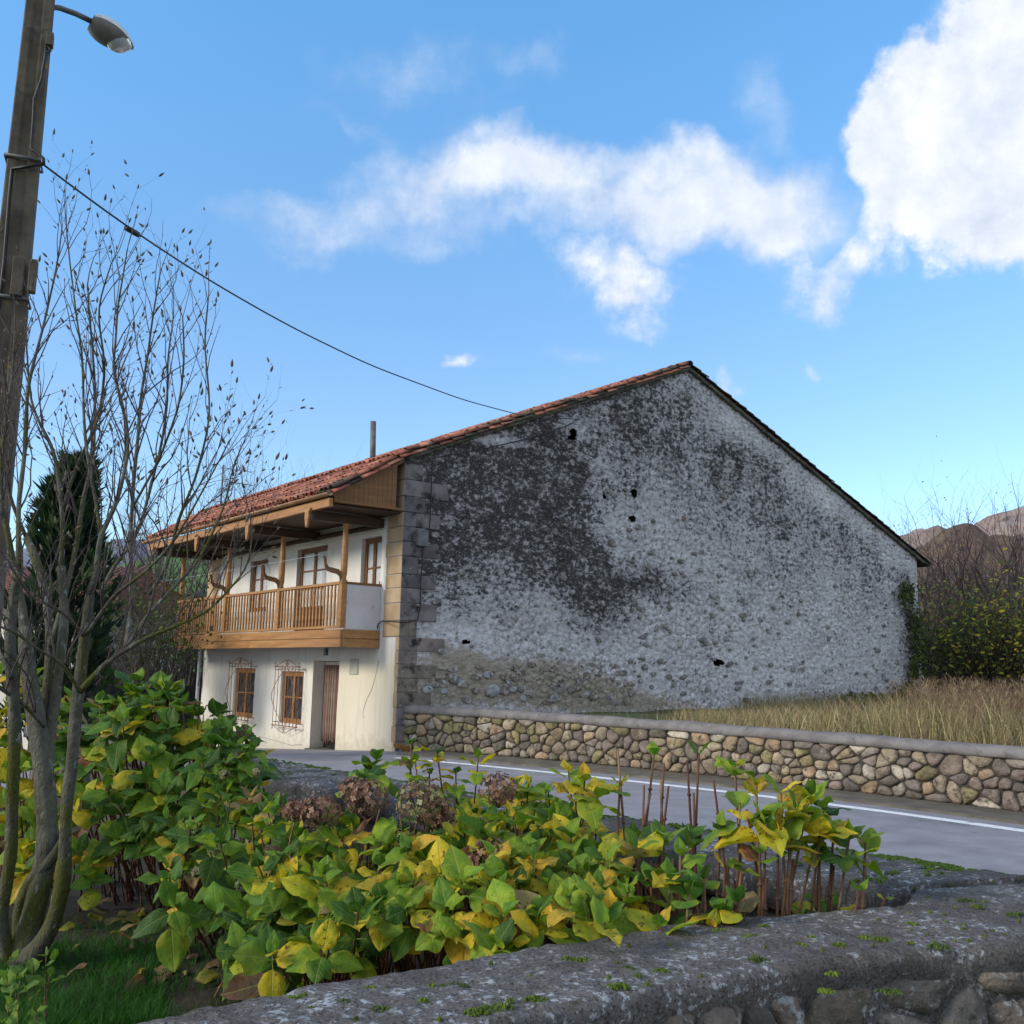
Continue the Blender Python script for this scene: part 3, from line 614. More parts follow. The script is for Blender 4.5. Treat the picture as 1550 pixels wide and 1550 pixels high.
# moss cushions
def moss_clump(mb, c, r, col):
    k = 0
    for _ in range(int(8+r*1300)):
        a = random.uniform(0, 6.28); d = r*math.sqrt(random.random()); s = random.uniform(.002, .0048); h = s*random.uniform(.7, 1.3)+.007*(1-(d/r)**2)
        x, y = c.x+math.cos(a)*d, c.y+math.sin(a)*d*.7; z = c.z-.002; rr = [(math.cos(2*math.pi*q/5)*s, math.sin(2*math.pi*q/5)*s) for q in range(5)]
        vs = [(x+u, y+v, z) for u, v in rr]+[(x+u*.6, y+v*.6, z+h*.8) for u, v in rr]+[(x, y, z+h)]
        f = random.uniform(.7, 1.3)
        mb.add(vs, [(q, (q+1) % 5, (q+1) % 5+5, q+5) for q in range(5)]+[(5+q, 5+(q+1) % 5, 10) for q in range(5)], 0, (col[0]*f, col[1]*f, col[2]*f))
def near_top(x, y): 
    return WT+fb(x, y, WT, 3.0, 4)*.009-.002
mb = MB()
Bn = densify(NB, 420); 
cl = [(1140, 1420, .022), (1148, 1452, .02), (1228, 1423, .018), (1212, 1432, .014), (1310, 1418, .018), (1270, 1432, .012), (935, 1492, .018), (880, 1457, .014), (950, 1468, .01), (1090, 1410, .014), (1155, 1405, .016), (1335, 1422, .016), (1465, 1363, .02), (1480, 1372, .014), (1545, 1382, .022), (1380, 1398, .012), (735, 1527, .022), (760, 1522, .016), (812, 1512, .018), (690, 1490, .016), (860, 1455, .012), (720, 1532, .014), (1000, 1468, .012), (655, 1492, .01), (1260, 1472, .014), (1420, 1432, .02), (640, 1515, .01), (1345, 1500, .02), (1250, 1500, .014), (450, 1512, .012), (470, 1530, .014), (560, 1498, .014), (575, 1530, .018), (520, 1520, .01)]
for (x, y, r) in cl:
    p = Pz(x, y, WT); p.z = near_top(p.x, p.y); moss_clump(mb, p-nw.location, r*random.uniform(1.3, 2.0), random.choice([(.10, .14, .02), (.06, .09, .02), (.08, .12, .015)]))
for _ in range(60):
    k = random.randrange(50, 330); t = random.random(); p = Bn[k].lerp(NFr[k], t*.92+.03); p = V3((p.x, p.y, near_top(p.x, p.y))); moss_clump(mb, p-nw.location, random.uniform(.003, .010), (.08, .11, .02))
tag(mb.build('moss', m_moss, nw, True), kind='stuff')
mb = MB()
for _ in range(520):
    k = int(400*random.random()**1.3); t = random.choice([random.uniform(.92, 1.04), random.uniform(.92, 1.04), random.random()]); p = PI_[k].lerp(PO_[k], t); p = V3((p.x, p.y, WT-.004)); moss_clump(mb, p-pw.location, random.uniform(.008, .03 if t > .9 else .018), (.055, .10, .015))
tag(mb.build('moss', m_moss, pw, True), kind='stuff')
# ------------------------------------------------------------ the house
house = empty('stone_house', C0, 'old farmhouse with stained whitewashed gable, red tiled roof and honey timber balcony', 'house', rz=TH)
RL = [(9.75, 11.10), (0.0, 6.92), (-1.98, 5.74)]; RR = [(9.75, 11.10), (22.65, 6.12)]
def line_z(P, x):
    P = sorted(P)
    for a, b in zip(P[:-1], P[1:]):
        if x <= b[0] or b is P[-1]:
            return a[1]+(b[1]-a[1])*(x-a[0])/(b[0]-a[0])
roofz = lambda x: line_z(RL, x) if x < 9.75 else line_z(RR, x)
GWD = 21.9
def vnoise(x, z, s, seed):      # vectorised fractal value noise
    rs = np.random.RandomState(seed); T = rs.rand(256, 256); out = 0; amp = 1; tot = 0
    for o in range(4):
        X, Z = x*s*2**o+17.3*o, z*s*2**o+5.1*o; i, j = np.floor(X).astype(int), np.floor(Z).astype(int); u, v = X-i, Z-j; u = u*u*(3-2*u); v = v*v*(3-2*v)
        g = lambda a, b: T[a % 256, b % 256]
        out = out+amp*((g(i, j)*(1-u)+g(i+1, j)*u)*(1-v)+(g(i, j+1)*(1-u)+g(i+1, j+1)*u)*v); tot += amp; amp *= .5
    return out/tot
HOLES = [(960, 747, .13, .13), (957, 785, .15, .09), (1087, 1003, .26, .085), (868, 655, .14, .13), (915, 752, .07, .06), (705, 972, .12, .06), (866, 663, .18, .06)]
HOLL = [gp(h[0], h[1])+(h[2], h[3]) for h in HOLES]
STAIN_SHADE = [(835, 700, 55, 80, 1.1), (755, 765, 125, 65, .7), (690, 745, 75, 65, .7), (850, 830, 65, 50, .9), (905, 890, 45, 42, .85), (975, 880, 60, 26, .72), (700, 690, 80, 30, .45), (945, 640, 110, 60, .5),
         (1060, 700, 110, 70, .28), (1130, 770, 120, 50, .18), (1250, 800, 120, 50, .34), (1330, 870, 60, 60, .30), (632, 770, 26, 60, .9), (640, 860, 40, 60, .55), (1280, 1065, 60, 20, .75), (1150, 690, 70, 40, .4), (1000, 600, 60, 40, .35), (880, 940, 60, 40, .4), (930, 930, 30, 25, .4), (780, 880, 120, 30, .32), (1040, 900, 90, 25, .22), (1375, 960, 12, 110, .7), (720, 830, 80, 60, .35), (700, 920, 60, 30, .3), (600, 1064, 40, 12, .5), (1180, 800, 160, 80, .08), (760, 700, 90, 40, .35), (930, 740, 50, 40, .3), (820, 770, 80, 50, .3), (700, 800, 60, 40, .25)]  # tall narrow entry at the right edge paints the pier's shaded side
LIGHT = [(975, 800, 50, 26, .2), (1010, 850, 80, 50, .15), (720, 960, 60, 20, .35), (870, 650, 22, 16, .8), (760, 668, 110, 9, .8), (900, 960, 200, 40, .2), (1200, 960, 160, 60, .25), (1270, 745, 60, 30, .35), (1350, 830, 40, 25, .3), (1090, 1020, 200, 40, .3), (1110, 640, 40, 25, .3)]
BARE = [(760, 1040, 130, 32, 1.0), (900, 1050, 70, 28, .75), (680, 1000, 60, 40, .6), (640, 1050, 40, 30, .6), (980, 1065, 90, 16, .7), (1370, 1060, 20, 40, .5), (830, 1005, 90, 20, .4)]
def gable():
    nx, nzv = 470, 215; xs = np.linspace(0, GWD, nx); 
    H = np.array([roofz(x)-.10 for x in xs]); V = np.linspace(0, 1, nzv); X = np.tile(xs, (nzv, 1)); Z = .0+(H[None, :]-.0)*V[:, None]
    # uneven plane: stones bulge, cavities between them
    rs = np.random.RandomState(3); cs = .21; gi, gj = np.floor(X/cs).astype(int), np.floor(Z/(cs*.8)).astype(int); JT = rs.rand(512, 512, 2); best = np.full(X.shape, 9.); sec = np.full(X.shape, 9.)
    Xw = X+.06*(vnoise(X, Z, 6, 5)-.5); Zw = Z+.06*(vnoise(X, Z, 6, 6)-.5)
    for di in (-1, 0, 1):
        for dj in (-1, 0, 1):
            a, b = (gi+di) % 512, (gj+dj) % 512; px = (gi+di+JT[a, b, 0])*cs; pz = (gj+dj+JT[a, b, 1])*cs*.8; d = np.hypot(Xw-px, (Zw-pz)*1.15)
            sec = np.minimum(sec, np.maximum(best, d)); best = np.minimum(best, d)
    crack = np.clip(1-(sec-best)/.05, 0, 1); rough = np.clip((vnoise(X, Z, .6, 9)-.3)*3, .25, 1)
    D = -(.038*np.clip(1-best/.13, 0, 1)**.7)*rough+.02*crack*rough-.05*(vnoise(X, Z, .35, 11)-.5)-.035*(vnoise(X, Z, 3, 12)-.5)
    D = D*np.clip(X/.4, .15, 1)
    C = crack*rough
    pw_ = [(C0.x+GX.x*x, C0.y+GX.y*x, 0) for x in xs]
    # stain and pier-shade masks, laid out on the wall itself
    def mask(lst):
        out = np.zeros(X.shape)
        for (cx, cy, rx, ry, wt) in lst:
            x0, z0 = gp(cx, cy); xr = abs(gp(cx+rx, cy)[0]-gp(cx-rx, cy)[0])/2; zr = abs(gp(cx, cy-ry)[1]-gp(cx, cy+ry)[1])/2
            out += wt*np.exp(-(((X-x0)/xr)**2+((Z-z0)/zr)**2))
        return out
    St = .16+mask(STAIN_SHADE)-mask(LIGHT); 
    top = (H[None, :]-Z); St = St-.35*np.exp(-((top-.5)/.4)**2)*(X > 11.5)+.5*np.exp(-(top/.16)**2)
    streak = vnoise(X*6, Z*.5, .5, 21); St = St+(streak-.5)*.45*np.clip((Z-3)/4, 0, 1)
    Ba = mask(BARE)
    St = St*.92+.10+(vnoise(X, Z, 1.1, 31)-.5)*.35; col = np.stack([np.clip(St, 0, 1.0), np.clip(Ba, 0, 1), np.clip(C, 0, 1)], -1).reshape(-1, 3)
    vs = np.stack([X, D, Z], -1).reshape(-1, 3)
    i, j = np.meshgrid(np.arange(nx-1), np.arange(nzv-1)); q = (j*nx+i).ravel(); fcs = np.stack([q, q+1, q+nx+1, q+nx], -1)
    cxs = (X[:-1, :-1]+X[1:, 1:]).ravel()/2; czs = (Z[:-1, :-1]+Z[1:, 1:]).ravel()/2; keep = np.ones(len(q), bool)
    for (hx, hz, rx, rz_) in HOLL: keep &= (((cxs-hx)/rx)**2+((czs-hz)/rz_)**2) > 1
    fcs = fcs[keep]
    me = bpy.data.meshes.new('gable_wall'); me.from_pydata(vs.tolist(), [], fcs.tolist()); me.materials.append(m_gable)
    at = me.color_attributes.new('tint', 'FLOAT_COLOR', 'POINT'); at.data.foreach_set('color', np.concatenate([col, np.ones((len(col), 1))], 1).ravel())
    me.polygons.foreach_set('use_smooth', [True]*len(me.polygons)); o = bpy.data.objects.new('gable_wall', me); o.parent = house; sc.collection.objects.link(o)
    for (hx, hz, rx, rz_) in HOLL:       # open pockets: no front face
        mb = MB(); mb.box((hx-rx-.08, .02, hz-rz_-.08), (hx+rx+.08, .5, hz+rz_+.08)); mb.f.pop(2); mb.mi.pop(); mb.build('wall_pocket', m_mort, house)

gable()
# loose stone heads showing in the whitewash
m_head = basic('stone_head', (.14, .125, .11), (.26, .24, .22), 9, .95, bs=.9, bd=.02, obj=.6, spots=[((.45, .45, .46), 10, .52, .64), ((.05, .048, .045), 8, .58, .68)])
def head(px, py, w_, h_, col, dep=.035):
    x, z = gp(px, py); n = 9
    if w_ > .095 and dep > .02: dep = .018
    poly = [(math.cos(2*math.pi*k/n)*w_*random.uniform(.8, 1.1), math.sin(2*math.pi*k/n)*h_*random.uniform(.8, 1.1)) for k in range(n)]
    c, vs, fs = stone_mesh(poly, .0, dep); mb = MB(); mb.add([(v[0], -v[2], v[1]) for v in vs], fs)
    o = mb.build('stone', m_head, house, True); o.location = (x+c[0], -.035, z+c[1]); o.color = tuple(col)+(1,)
for (px, py, a, b, col) in [(1125, 932, .2, .11, (.24, .20, .16)), (766, 1024, .2, .13, (.22, .16, .09)), (875, 1040, .22, .13, (.17, .13, .08)), (745, 1045, .22, .16, (.5, .5, .52)), (738, 1021, .16, .1, (.46, .46, .46)),
        (775, 1043, .15, .08, (.45, .45, .45)), (791, 1057, .1, .1, (.48, .48, .48)), (838, 1057, .14, .11, (.42, .42, .42)), (647, 1044, .14, .1, (.46, .47, .5)), (671, 1046, .12, .08, (.46, .46, .48)),
        (975, 1010, .14, .1, (.15, .14, .14)), (1128, 1060, .12, .09, (.10, .095, .09)), (1040, 600, .16, .14, (.20, .19, .16)), (1034, 785, .1, .07, (.28, .10, .06)), (952, 802, .12, .06, (.35, .28, .24)), (1062, 970, .1, .07, (.14, .13, .12)), (1100, 1008, .12, .05, (.06, .055, .05)), (1030, 850, .18, .08, (.14, .13, .11)), (925, 822, .13, .12, (.18, .16, .14)), (960, 915, .15, .07, (.10, .09, .08)), (958, 848, .09, .12, (.13, .12, .12))]:
    head(px, py, a, b, col)
rr = random.Random(11)
for _ in range(58):      # bare coursed stones in the lower left where the whitewash has gone
    px, py = rr.uniform(648, 960), rr.uniform(1005, 1072); c = rr.choice([(.26, .20, .13), (.20, .16, .11), (.33, .28, .20), (.24, .22, .19), (.40, .36, .28), (.17, .12, .07)])
    if py > 1060+(px-650)*.04: continue
    head(px, py, rr.uniform(.10, .22), rr.uniform(.06, .11), c, .010)
rr = random.Random(5); cnt = 0
while cnt < 210:
    px, py = rr.uniform(650, 1370), rr.uniform(700, 1060)
    x, z = gp(px, py)
    if z > roofz(x)-.6 or z < .9 or (px < 900 and rr.random() < .6) or (py < 850 and rr.random() < .5): continue
    s = rr.uniform(.05, .11); g = rr.uniform(.18, .36); head(px, py, s*rr.uniform(1, 1.5), s*.85, (g, g*.93, g*.86), .03); cnt += 1
# other outer walls (closed volume)
mb = MB(); zb = -1.1
mb.add([(GWD, 0, -.2), (GWD, 12.05, -.9), (GWD, 12.05, 6.2), (GWD, 0, 6.2)], [(0, 1, 2, 3)])
mb.build('rear_wall', m_plaster, house)
mb = MB(); P = [(0, zb), (GWD, zb), (GWD, 6.2), (9.75, 10.95), (0, 6.8)]
mb.add([(x, 12.05, z) for x, z in P], [(0, 1, 2, 3, 4)]); mb.build('end_wall', m_plaster, house)
# quoins on the visible corner
z = -.15; k = 0
while z < 6.62:
    h = random.uniform(.30, .44); h = min(h, 6.72-z)
    if h < .15: break
    longg = (k % 2 == 1); lg = random.uniform(.9, 1.35) if longg else random.uniform(.42, .62)
    if z < .9: lg = random.uniform(.42, .55)
    lf = .72+random.uniform(-.04, .04) if z > 2.45 else .13+random.uniform(-.02, .05)
    mb = MB(); j = .006; yo = -.028
    mb.box((-.03, yo, z+j), (lg, lf, z+h-j)); mb.mi = [0, 0, 0, 0, 0, 1]
    # outward face of the gable side takes the sooty stone, street side the clean sandstone
    o = mb.build('quoin', [m_qdark, m_qgold], house); bevel(o, .018, 2)
    c = random.choice([(.13, .12, .12), (.20, .18, .175), (.10, .09, .09), (.24, .21, .19)]) if z > 2.7 else random.choice([(.27, .20, .17), (.24, .19, .12), (.25, .21, .19)])
    o.color = c+(1,); z += h; k += 1
z = 2.35
while z < 5.5:
    h = random.uniform(.32, .42); mb = MB(); mb.box((-.03, 11.05+random.uniform(-.1, .1), z+.006), (.4, 12.09, z+h-.006)); o = mb.build('quoin', m_qgold, house); bevel(o, .012); o.color = (.45, .30, .15, 1); z += h
# facade with real openings
HF = [dict(y0=.98, y1=1.96, z0=2.95, z1=5.06, r=.22), dict(y0=3.80, y1=5.55, z0=2.60, z1=5.08, r=.22), dict(y0=7.5, y1=8.75, z0=3.45, z1=4.98, r=.22),
      dict(y0=7.95, y1=9.38, z0=.36, z1=1.80, r=.18), dict(y0=4.82, y1=6.12, z0=.34, z1=1.74, r=.18), dict(y0=2.85, y1=4.28, z0=-.24, z1=2.03, r=.42)]
def facade():
    ys = sorted(set([.02, 12.05]+[h[k] for h in HF for k in ('y0', 'y1')]+list(np.arange(.5, 12, .5)))); zs = sorted(set([-1.1, 5.25, 6.85]+[h[k] for h in HF for k in ('z0', 'z1')]+list(np.arange(-.6, 6.6, .45))))
    mb = MB(); idx = {}
    def v(i, j):
        if (i, j) not in idx: y, z = ys[i], zs[j]; idx[(i, j)] = mb.add([(-.004+.018*fb(y, z, 1, .5), y, z)], [])
        return idx[(i, j)]
    for i in range(len(ys)-1):
        for j in range(len(zs)-1):
            cy, cz = (ys[i]+ys[i+1])/2, (zs[j]+zs[j+1])/2
            if any(h['y0'] < cy < h['y1'] and h['z0'] < cz < h['z1'] for h in HF): continue
            mb.f.append((v(i, j), v(i, j+1), v(i+1, j+1), v(i+1, j))); mb.mi.append(0)
    for h in HF:
        a, b, c, d, r = h['y0'], h['y1'], h['z0'], h['z1'], h['r']
        for q in ([(0, a, c), (0, a, d), (r, a, d), (r, a, c)], [(0, b, c), (r, b, c), (r, b, d), (0, b, d)], [(0, a, d), (0, b, d), (r, b, d), (r, a, d)], [(0, a, c), (r, a, c), (r, b, c), (0, b, c)]): mb.add(q, [(0, 1, 2, 3)])
    mb.build('facade_wall', m_facade, house)
    for h in HF: mb = MB(); mb.box((h['r'], h['y0']-.02, h['z0']-.02), (h['r']+.5, h['y1']+.02, h['z1']+.02)); mb.build('room_behind', m_dark, house)
def facade_mat():
    m, t, b = newmat('cream_render'); v = coords(t); sx = N(t, 'ShaderNodeSeparateXYZ'); L(t, v, sx.inputs[0])
    n1 = nz(t, v, .9, 5); n2 = nz(t, v, 5, 6, .65); n3 = nz(t, coords(t, (1, 3, .35)), 2.2, 5)
    col = mixc(t, rng(t, n1, .3, .7), (.66, .63, .57), (.75, .73, .68))
    low = rng(t, mth(t, 'ADD', sx.outputs[2], mth(t, 'MULTIPLY', n1, .9)), 2.0, .3); yl = rng(t, sx.outputs[1], 5.5, 3.0); col = mixc(t, mth(t, 'MULTIPLY', mth(t, 'MAXIMUM', mth(t, 'MULTIPLY', low, .5), mth(t, 'MULTIPLY', yl, rng(t, sx.outputs[2], 2.6, 1.6))), .75), col, (.68, .59, .42))
    col = mixc(t, mth(t, 'MULTIPLY', rng(t, n3, .52, .70), .25), col, (.36, .33, .29)); sp_ = rng(t, mth(t, 'ADD', mth(t, 'ADD', sx.outputs[2], mth(t, 'MULTIPLY', sx.outputs[1], .06)), mth(t, 'MULTIPLY', mth(t, 'SUBTRACT', n2, .5), 1.4)), .5, .0, 0, .4); col = mixc(t, sp_, col, (.34, .30, .22)); col = mixc(t, rng(t, n2, .62, .75, 0, .35), col, (.35, .32, .28))
    L(t, col, b.inputs['Base Color']); setb(b, .9, .2); bump(t, b, n2, .3, .01); return m
m_facade = facade_mat()
facade()
def wire(name, pts, r, mat, parent, n=5, sm=True):
    mb = MB(); mb.tube(pts, r, n); return mb.build(name, mat, parent, sm)
# windows
m_curt = basic('net_curtain_glass', (.42, .42, .40), (.62, .62, .60), 30, .25, (1, 1, .3), .2, .003, spec=.6)
m_glass = basic('dark_window_glass', (.03, .035, .04), (.07, .075, .08), 3, .12, bs=.05, spec=.7)
def boxo(name, a, b, mat, parent, bv=.006):
    c = V3([(a[i]+b[i])/2 for i in range(3)]); mb = MB(); mb.box(V3(a)-c, V3(b)-c); o = mb.build(name, mat, parent); o.location = c
    if bv: bevel(o, bv, 1)
    return o
def window(h, mat, pane, leaves=2, rows=3, panel=0.0, name='window'):
    a, b, c, d, r = h['y0'], h['y1'], h['z0'], h['z1'], h['r']; t = .07; x0, x1 = r-.12, r-.02
    mb = MB(); mb.box((x0, a, c), (x1, a+t, d)); mb.box((x0, b-t, c), (x1, b, d)); mb.box((x0+.002, a+t, d-t), (x1-.002, b-t, d)); mb.box((x0+.002, a+t, c), (x1-.002, b-t, c+t))
    fr = mb.build(name, mat, house); bevel(fr, .006, 1)
    W_ = (b-a-2*t)/leaves
    for k in range(leaves):
        y0 = a+t+k*W_; y1 = y0+W_; s = .065; zz0 = c+t; zz1 = d-t; mb = MB()
        mb.box((x0-.012, y0+.004, zz0), (x1-.03, y0+s, zz1)); mb.box((x0-.012, y1-s, zz0), (x1-.03, y1-.004, zz1)); mb.box((x0-.01, y0+s, zz1-s), (x1-.032, y1-s, zz1)); mb.box((x0-.01, y0+s, zz0), (x1-.032, y1-s, zz0+s+panel))
        g0 = zz0+s+panel; g1 = zz1-s
        for q in range(1, rows): z = g0+(g1-g0)*q/rows; mb.box((x0-.008, y0+s, z-.018), (x1-.035, y1-s, z+.018))
        mb.build('sash', mat, fr)
        for q in range(rows):
            z0_, z1_ = g0+(g1-g0)*q/rows+(.018 if q else 0), g0+(g1-g0)*(q+1)/rows-(.018 if q < rows-1 else 0)
            boxo('pane', (x0+.02, y0+s, z0_), (x0+.028, y1-s, z1_), pane, fr, 0)
    return fr
window(HF[0], m_frame, m_curt); window(HF[1], m_frame, m_curt, 2, 3, .75, 'balcony_door'); window(HF[2], m_frame, m_curt, 2, 3)
window(HF[3], m_frame2, m_glass, 2, 2); window(HF[4], m_frame2, m_glass, 2, 2)
# window grilles of bent iron
def grille(h):
    a, b, c, d = h['y0']-.07, h['y1']+.12, h['z0']-.06, h['z1']+.12; x = -.17; mid = (a+b)/2; mb = MB(); r = .011
    for z in (c, d): mb.tube([(x, a-.06, z), (x, b+.06, z)], .014, 5); mb.tube([(.0, a, z-.08*(1 if z == d else -1)), (x, a, z-.08*(1 if z == d else -1))], .013, 4); mb.tube([(.0, b, z-.08*(1 if z == d else -1)), (x, b, z-.08*(1 if z == d else -1))], .013, 4)
    for k in range(8): y = a+(b-a)*k/7; mb.tube([(x, y, c-.02), (x, y, d+.02)], r*.8, 5)
    gr = mb.build('window_grille', m_iron, house, True)
    def scroll(cy, cz, s, dr, dz):
        return [(x-.01, cy+dr*s*math.cos(t)*(1-t/9), cz+dz*s*math.sin(t)*(1-t/9)) for t in np.linspace(-1.5, 4.4, 14)]
    for sg, z0 in ((1, d), (-1, c)):
        mb = MB(); mb.tube([(x-.01, a+.02, z0), (x-.01, (a+mid)/2, z0+sg*.10), (x-.01, mid-.05, z0+sg*.19), (x-.01, mid+.02, z0+sg*.12)], .009, 5)
        mb.tube([(x-.01, b-.02, z0), (x-.01, (b+mid)/2, z0+sg*.10), (x-.01, mid+.05, z0+sg*.19), (x-.01, mid-.02, z0+sg*.12)], .009, 5)
        for cy, dr in ((a, 1), (b, -1), (mid-.05, 1), (mid+.05, -1)): mb.tube(scroll(cy, z0+sg*.07, .045, dr, sg), .008, 4)
        mb.build('scrollwork', m_iron, gr, True)
    zm = (c+d)/2; mb = MB()
    for s in (-1, 1):
        e = mid+s*(b-a)/2
        pts = [(x-.02-.06*math.sin(t*math.pi), e+(mid-e)*abs(1-2*t)**1.5*1.0, c+(d-c)*t) for t in np.linspace(0.02, .98, 15)]
        mb.tube(pts, .009, 5)
    mb.tube([(x-.02-.07*math.sin(t*math.pi), a-.10*math.sin(t*math.pi), c+(d-c)*t) for t in np.linspace(0, 1, 9)], .008, 4)
    mb.build('curved_bar', m_iron, gr, True)
grille(HF[3]); grille(HF[4])
# door: deep reveal with striped fly curtain of strands
def door():
    h = HF[5]; m, t, b = newmat('curtain_strand'); oi = N(t, 'ShaderNodeObjectInfo'); v = coords(t)
    col = mixc(t, rng(t, nz(t, v, 3, 3), .3, .7), oi.outputs['Color'], mixc(t, 1.0, oi.outputs['Color'], (.8, .75, .72), 'MULTIPLY')); L(t, col, b.inputs['Base Color']); setb(b, .6)
    door_ = boxo('door_frame', (.34, h['y0'], 1.90), (.40, h['y1'], 2.02), m_plaster, house)
    n = 44; W_ = h['y1']-h['y0']; mb0 = MB(); pts = [(0, 0, z) for z in np.linspace(0, -2.05, 8)]; mb0.tube(pts, .017, 5); me = None
    for k in range(n):
        y = h['y0']+W_*(k+.5)/n
        if me is None: o = mb0.build('curtain_strand', m, door_, True); me = o.data
        else: o = bpy.data.objects.new('curtain_strand', me); sc.collection.objects.link(o); o.parent = door_
        o.location = V3((.33+random.uniform(-.01, .01), y, 1.93))-V3(door_.location); o.scale = (1, 1, .94+.06*random.random())
        o.color = ((.17, .075, .05, 1), (.40, .32, .26, 1), (.10, .045, .03, 1), (.30, .20, .15, 1))[k % 4]
    boxo('door_leaf', (.40, h['y0'], h['z0']), (.43, h['y1'], 1.9), m_dark, house, 0)
    boxo('door_step', (-.12, h['y0']-.05, -.36), (.44, h['y1']+.05, h['z0']+.02), m_kerb, house, .01)
door()
boxo('meter_box', (-.03, 1.86, 1.70), (.02, 2.28, 2.08), basic('meter_box_paint', (.40, .38, .30), (.48, .46, .38), 4, .6), house, .01)
np_ = boxo('number_plate', (-.03, 3.50, 2.17), (-.005, 3.68, 2.34), basic('teal_enamel', (.03, .075, .075), (.04, .09, .09), 4, .4), house, .004)
wire('digit', [(-.016, y, z) for y, z in ((-.025, .055), (.005, .06), (.028, .03), (.032, -.02), (.012, -.055), (-.018, -.052), (-.03, -.025), (-.012, .0), (.018, -.002), (.03, -.02))], .007, basic('pale_digit', (.5, .55, .52), (.6, .62, .6), 4, .5), np_, 5)
wire('downpipe', [(-.1, 12.15, 2.35), (-.1, 12.15, -.8)], .055, m_pipe, house, 10)
m_crack = basic('crack_shadow', (.12, .10, .08), (.2, .17, .14), 20, .95)
def fpt(px, py, x=-.03): y, z = fp(px, py, x); return (x, y, z)
wire('wall_crack', [fpt(573, 1000, -.012), fpt(569, 1020, -.012), fpt(565, 1035, -.012), fpt(561, 1047, -.012), fpt(556, 1056, -.012), fpt(552, 1068, -.012), fpt(549, 1080, -.012), fpt(551, 1088, -.012)], .004, m_crack, house, 4)
wire('wall_crack', [fpt(538, 1102, -.012), fpt(540, 1118, -.012), fpt(543, 1132, -.012)], .003, m_crack, house, 4)
wire('wall_crack', [fpt(395, 1115, -.012), fpt(420, 1122, -.012), fpt(440, 1128, -.012), fpt(457, 1127, -.012)], .004, m_crack, house, 4)
# ---- balcony
BX = -1.02; BY0, BY1 = .92, 11.95
PY = [.98]+[fp(px, 840, BX)[0] for px in (427, 347)]+[fp(277, 860, BX)[0]]
print('posts', PY, 'eave', fp(470, 780, -1.95), fp(308, 825, -1.95), fp(240, 840, -1.95), fp(510, 752, -1.95), fp(240, 820, -1.95))
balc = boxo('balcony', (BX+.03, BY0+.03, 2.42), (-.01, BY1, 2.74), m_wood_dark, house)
bo = V3(balc.location)
def bpart(name, a, b, mat=m_wood, bv=.006): o = boxo(name, a, b, mat, balc, bv); o.location = V3(o.location)-bo; return o
ym = 6.1
for (z0, z1, off) in ((2.335, 2.535, 0), (2.545, 2.75, .6)):
    for (ya, yb) in ((BY0, ym+off), (ym+off+.006, BY1)): bpart('fascia_board', (BX-.03, ya, z0), (BX+.028, yb, z1))
    bpart('fascia_board', (BX+.03, BY0-.03, z0), (-.02, BY0+.027, z1))
bpart('bottom_rail', (BX-.035, BY0, 2.775), (BX+.035, BY1, 2.835)); bpart('handrail', (BX-.05, BY0, 3.80), (BX+.05, BY1, 3.87))
bpart('side_handrail', (BX+.05, BY0-.03, 3.815), (.0, BY0+.06, 3.865), m_wood_side)
bpart('side_panel', (BX+.07, BY0, 2.755), (-.01, BY0+.05, 3.812), basic('side_panel_plaster', (.52, .50, .50), (.60, .58, .58), 2, .9, spots=[((.20, .17, .15), 6, .60, .8)]), .004)
BPR = [(0, .030), (.10, .030), (.13, .022), (.17, .036), (.24, .040), (.34, .030), (.46, .022), (.49, .034), (.52, .022), (.64, .030), (.72, .038), (.78, .030), (.82, .022), (.86, .030), (.965, .030)]
mb = MB(); poly = [(-w_, z) for z, w_ in BPR]+[(w_, z) for z, w_ in BPR[::-1]]; mb.prism(poly[::-1], 0, -.016, .016); bal0 = mb.build('baluster', m_wood, balc)
pos = []; ys = sorted(PY); ys_all = [BY0]+ys[1:]+[BY1]
for a, b in ((ys[0]+.08, ys[1]-.08), (ys[1]+.08, ys[2]-.08), (ys[2]+.08, ys[3]-.08), (ys[3]+.08, BY1-.02)):
    n = max(2, round((b-a)/.185)); pos += [a+(b-a)*(k+.5)/n for k in range(n)]
for i, y in enumerate(pos):
    o = bal0 if i == 0 else bal0.copy()
    if i: sc.collection.objects.link(o)
    o.location = V3((BX, y, 2.835))-bo
# posts, brackets and cut-out birds
SW = [(1083, 548), (1100, 545), (1108, 560), (1107, 590), (1120, 615), (1150, 622), (1185, 632), (1203, 655), (1203, 705), (1190, 700), (1187, 675), (1170, 660), (1140, 652), (1110, 640), (1095, 610), (1092, 570)]
SWL = [gp(220+x/4.08, 700+y/4.08, .98) for x, y in SW]; x_r = max(p[0] for p in SWL); SWL = [(p[0]-x_r+BX-.02, p[1]) for p in SWL]; zmin = min(p[1] for p in SWL); SWL = [(x, z-zmin+3.87) for x, z in SWL]
for i, y in enumerate(PY):
    mb = MB(); rr_ = [(2.78, .075), (3.87, .075), (3.95, .06), (4.05, .078), (4.3, .082), (4.9, .068), (5.1, .06), (5.16, .075), (5.42, .075)]
    mb.tube([(0, 0, z-2.78) for z, r in rr_], [r for z, r in rr_], 10); mb.box((-.07, -.07, 0), (.07, .07, 1.12)); o = mb.build('post', m_wood, balc, True); o.location = V3((BX+.02, y, 2.78))-bo; m_ = o.modifiers.new('e', 'EDGE_SPLIT'); m_.split_angle = R(35)
    mb = MB(); mb.prism([(p[0], p[1]) for p in SWL][::-1], 1, -.012, .012); o = mb.build('bird_cutout', m_wood_side, balc); o.location = V3((0, y, 0))-bo
EX = -1.93
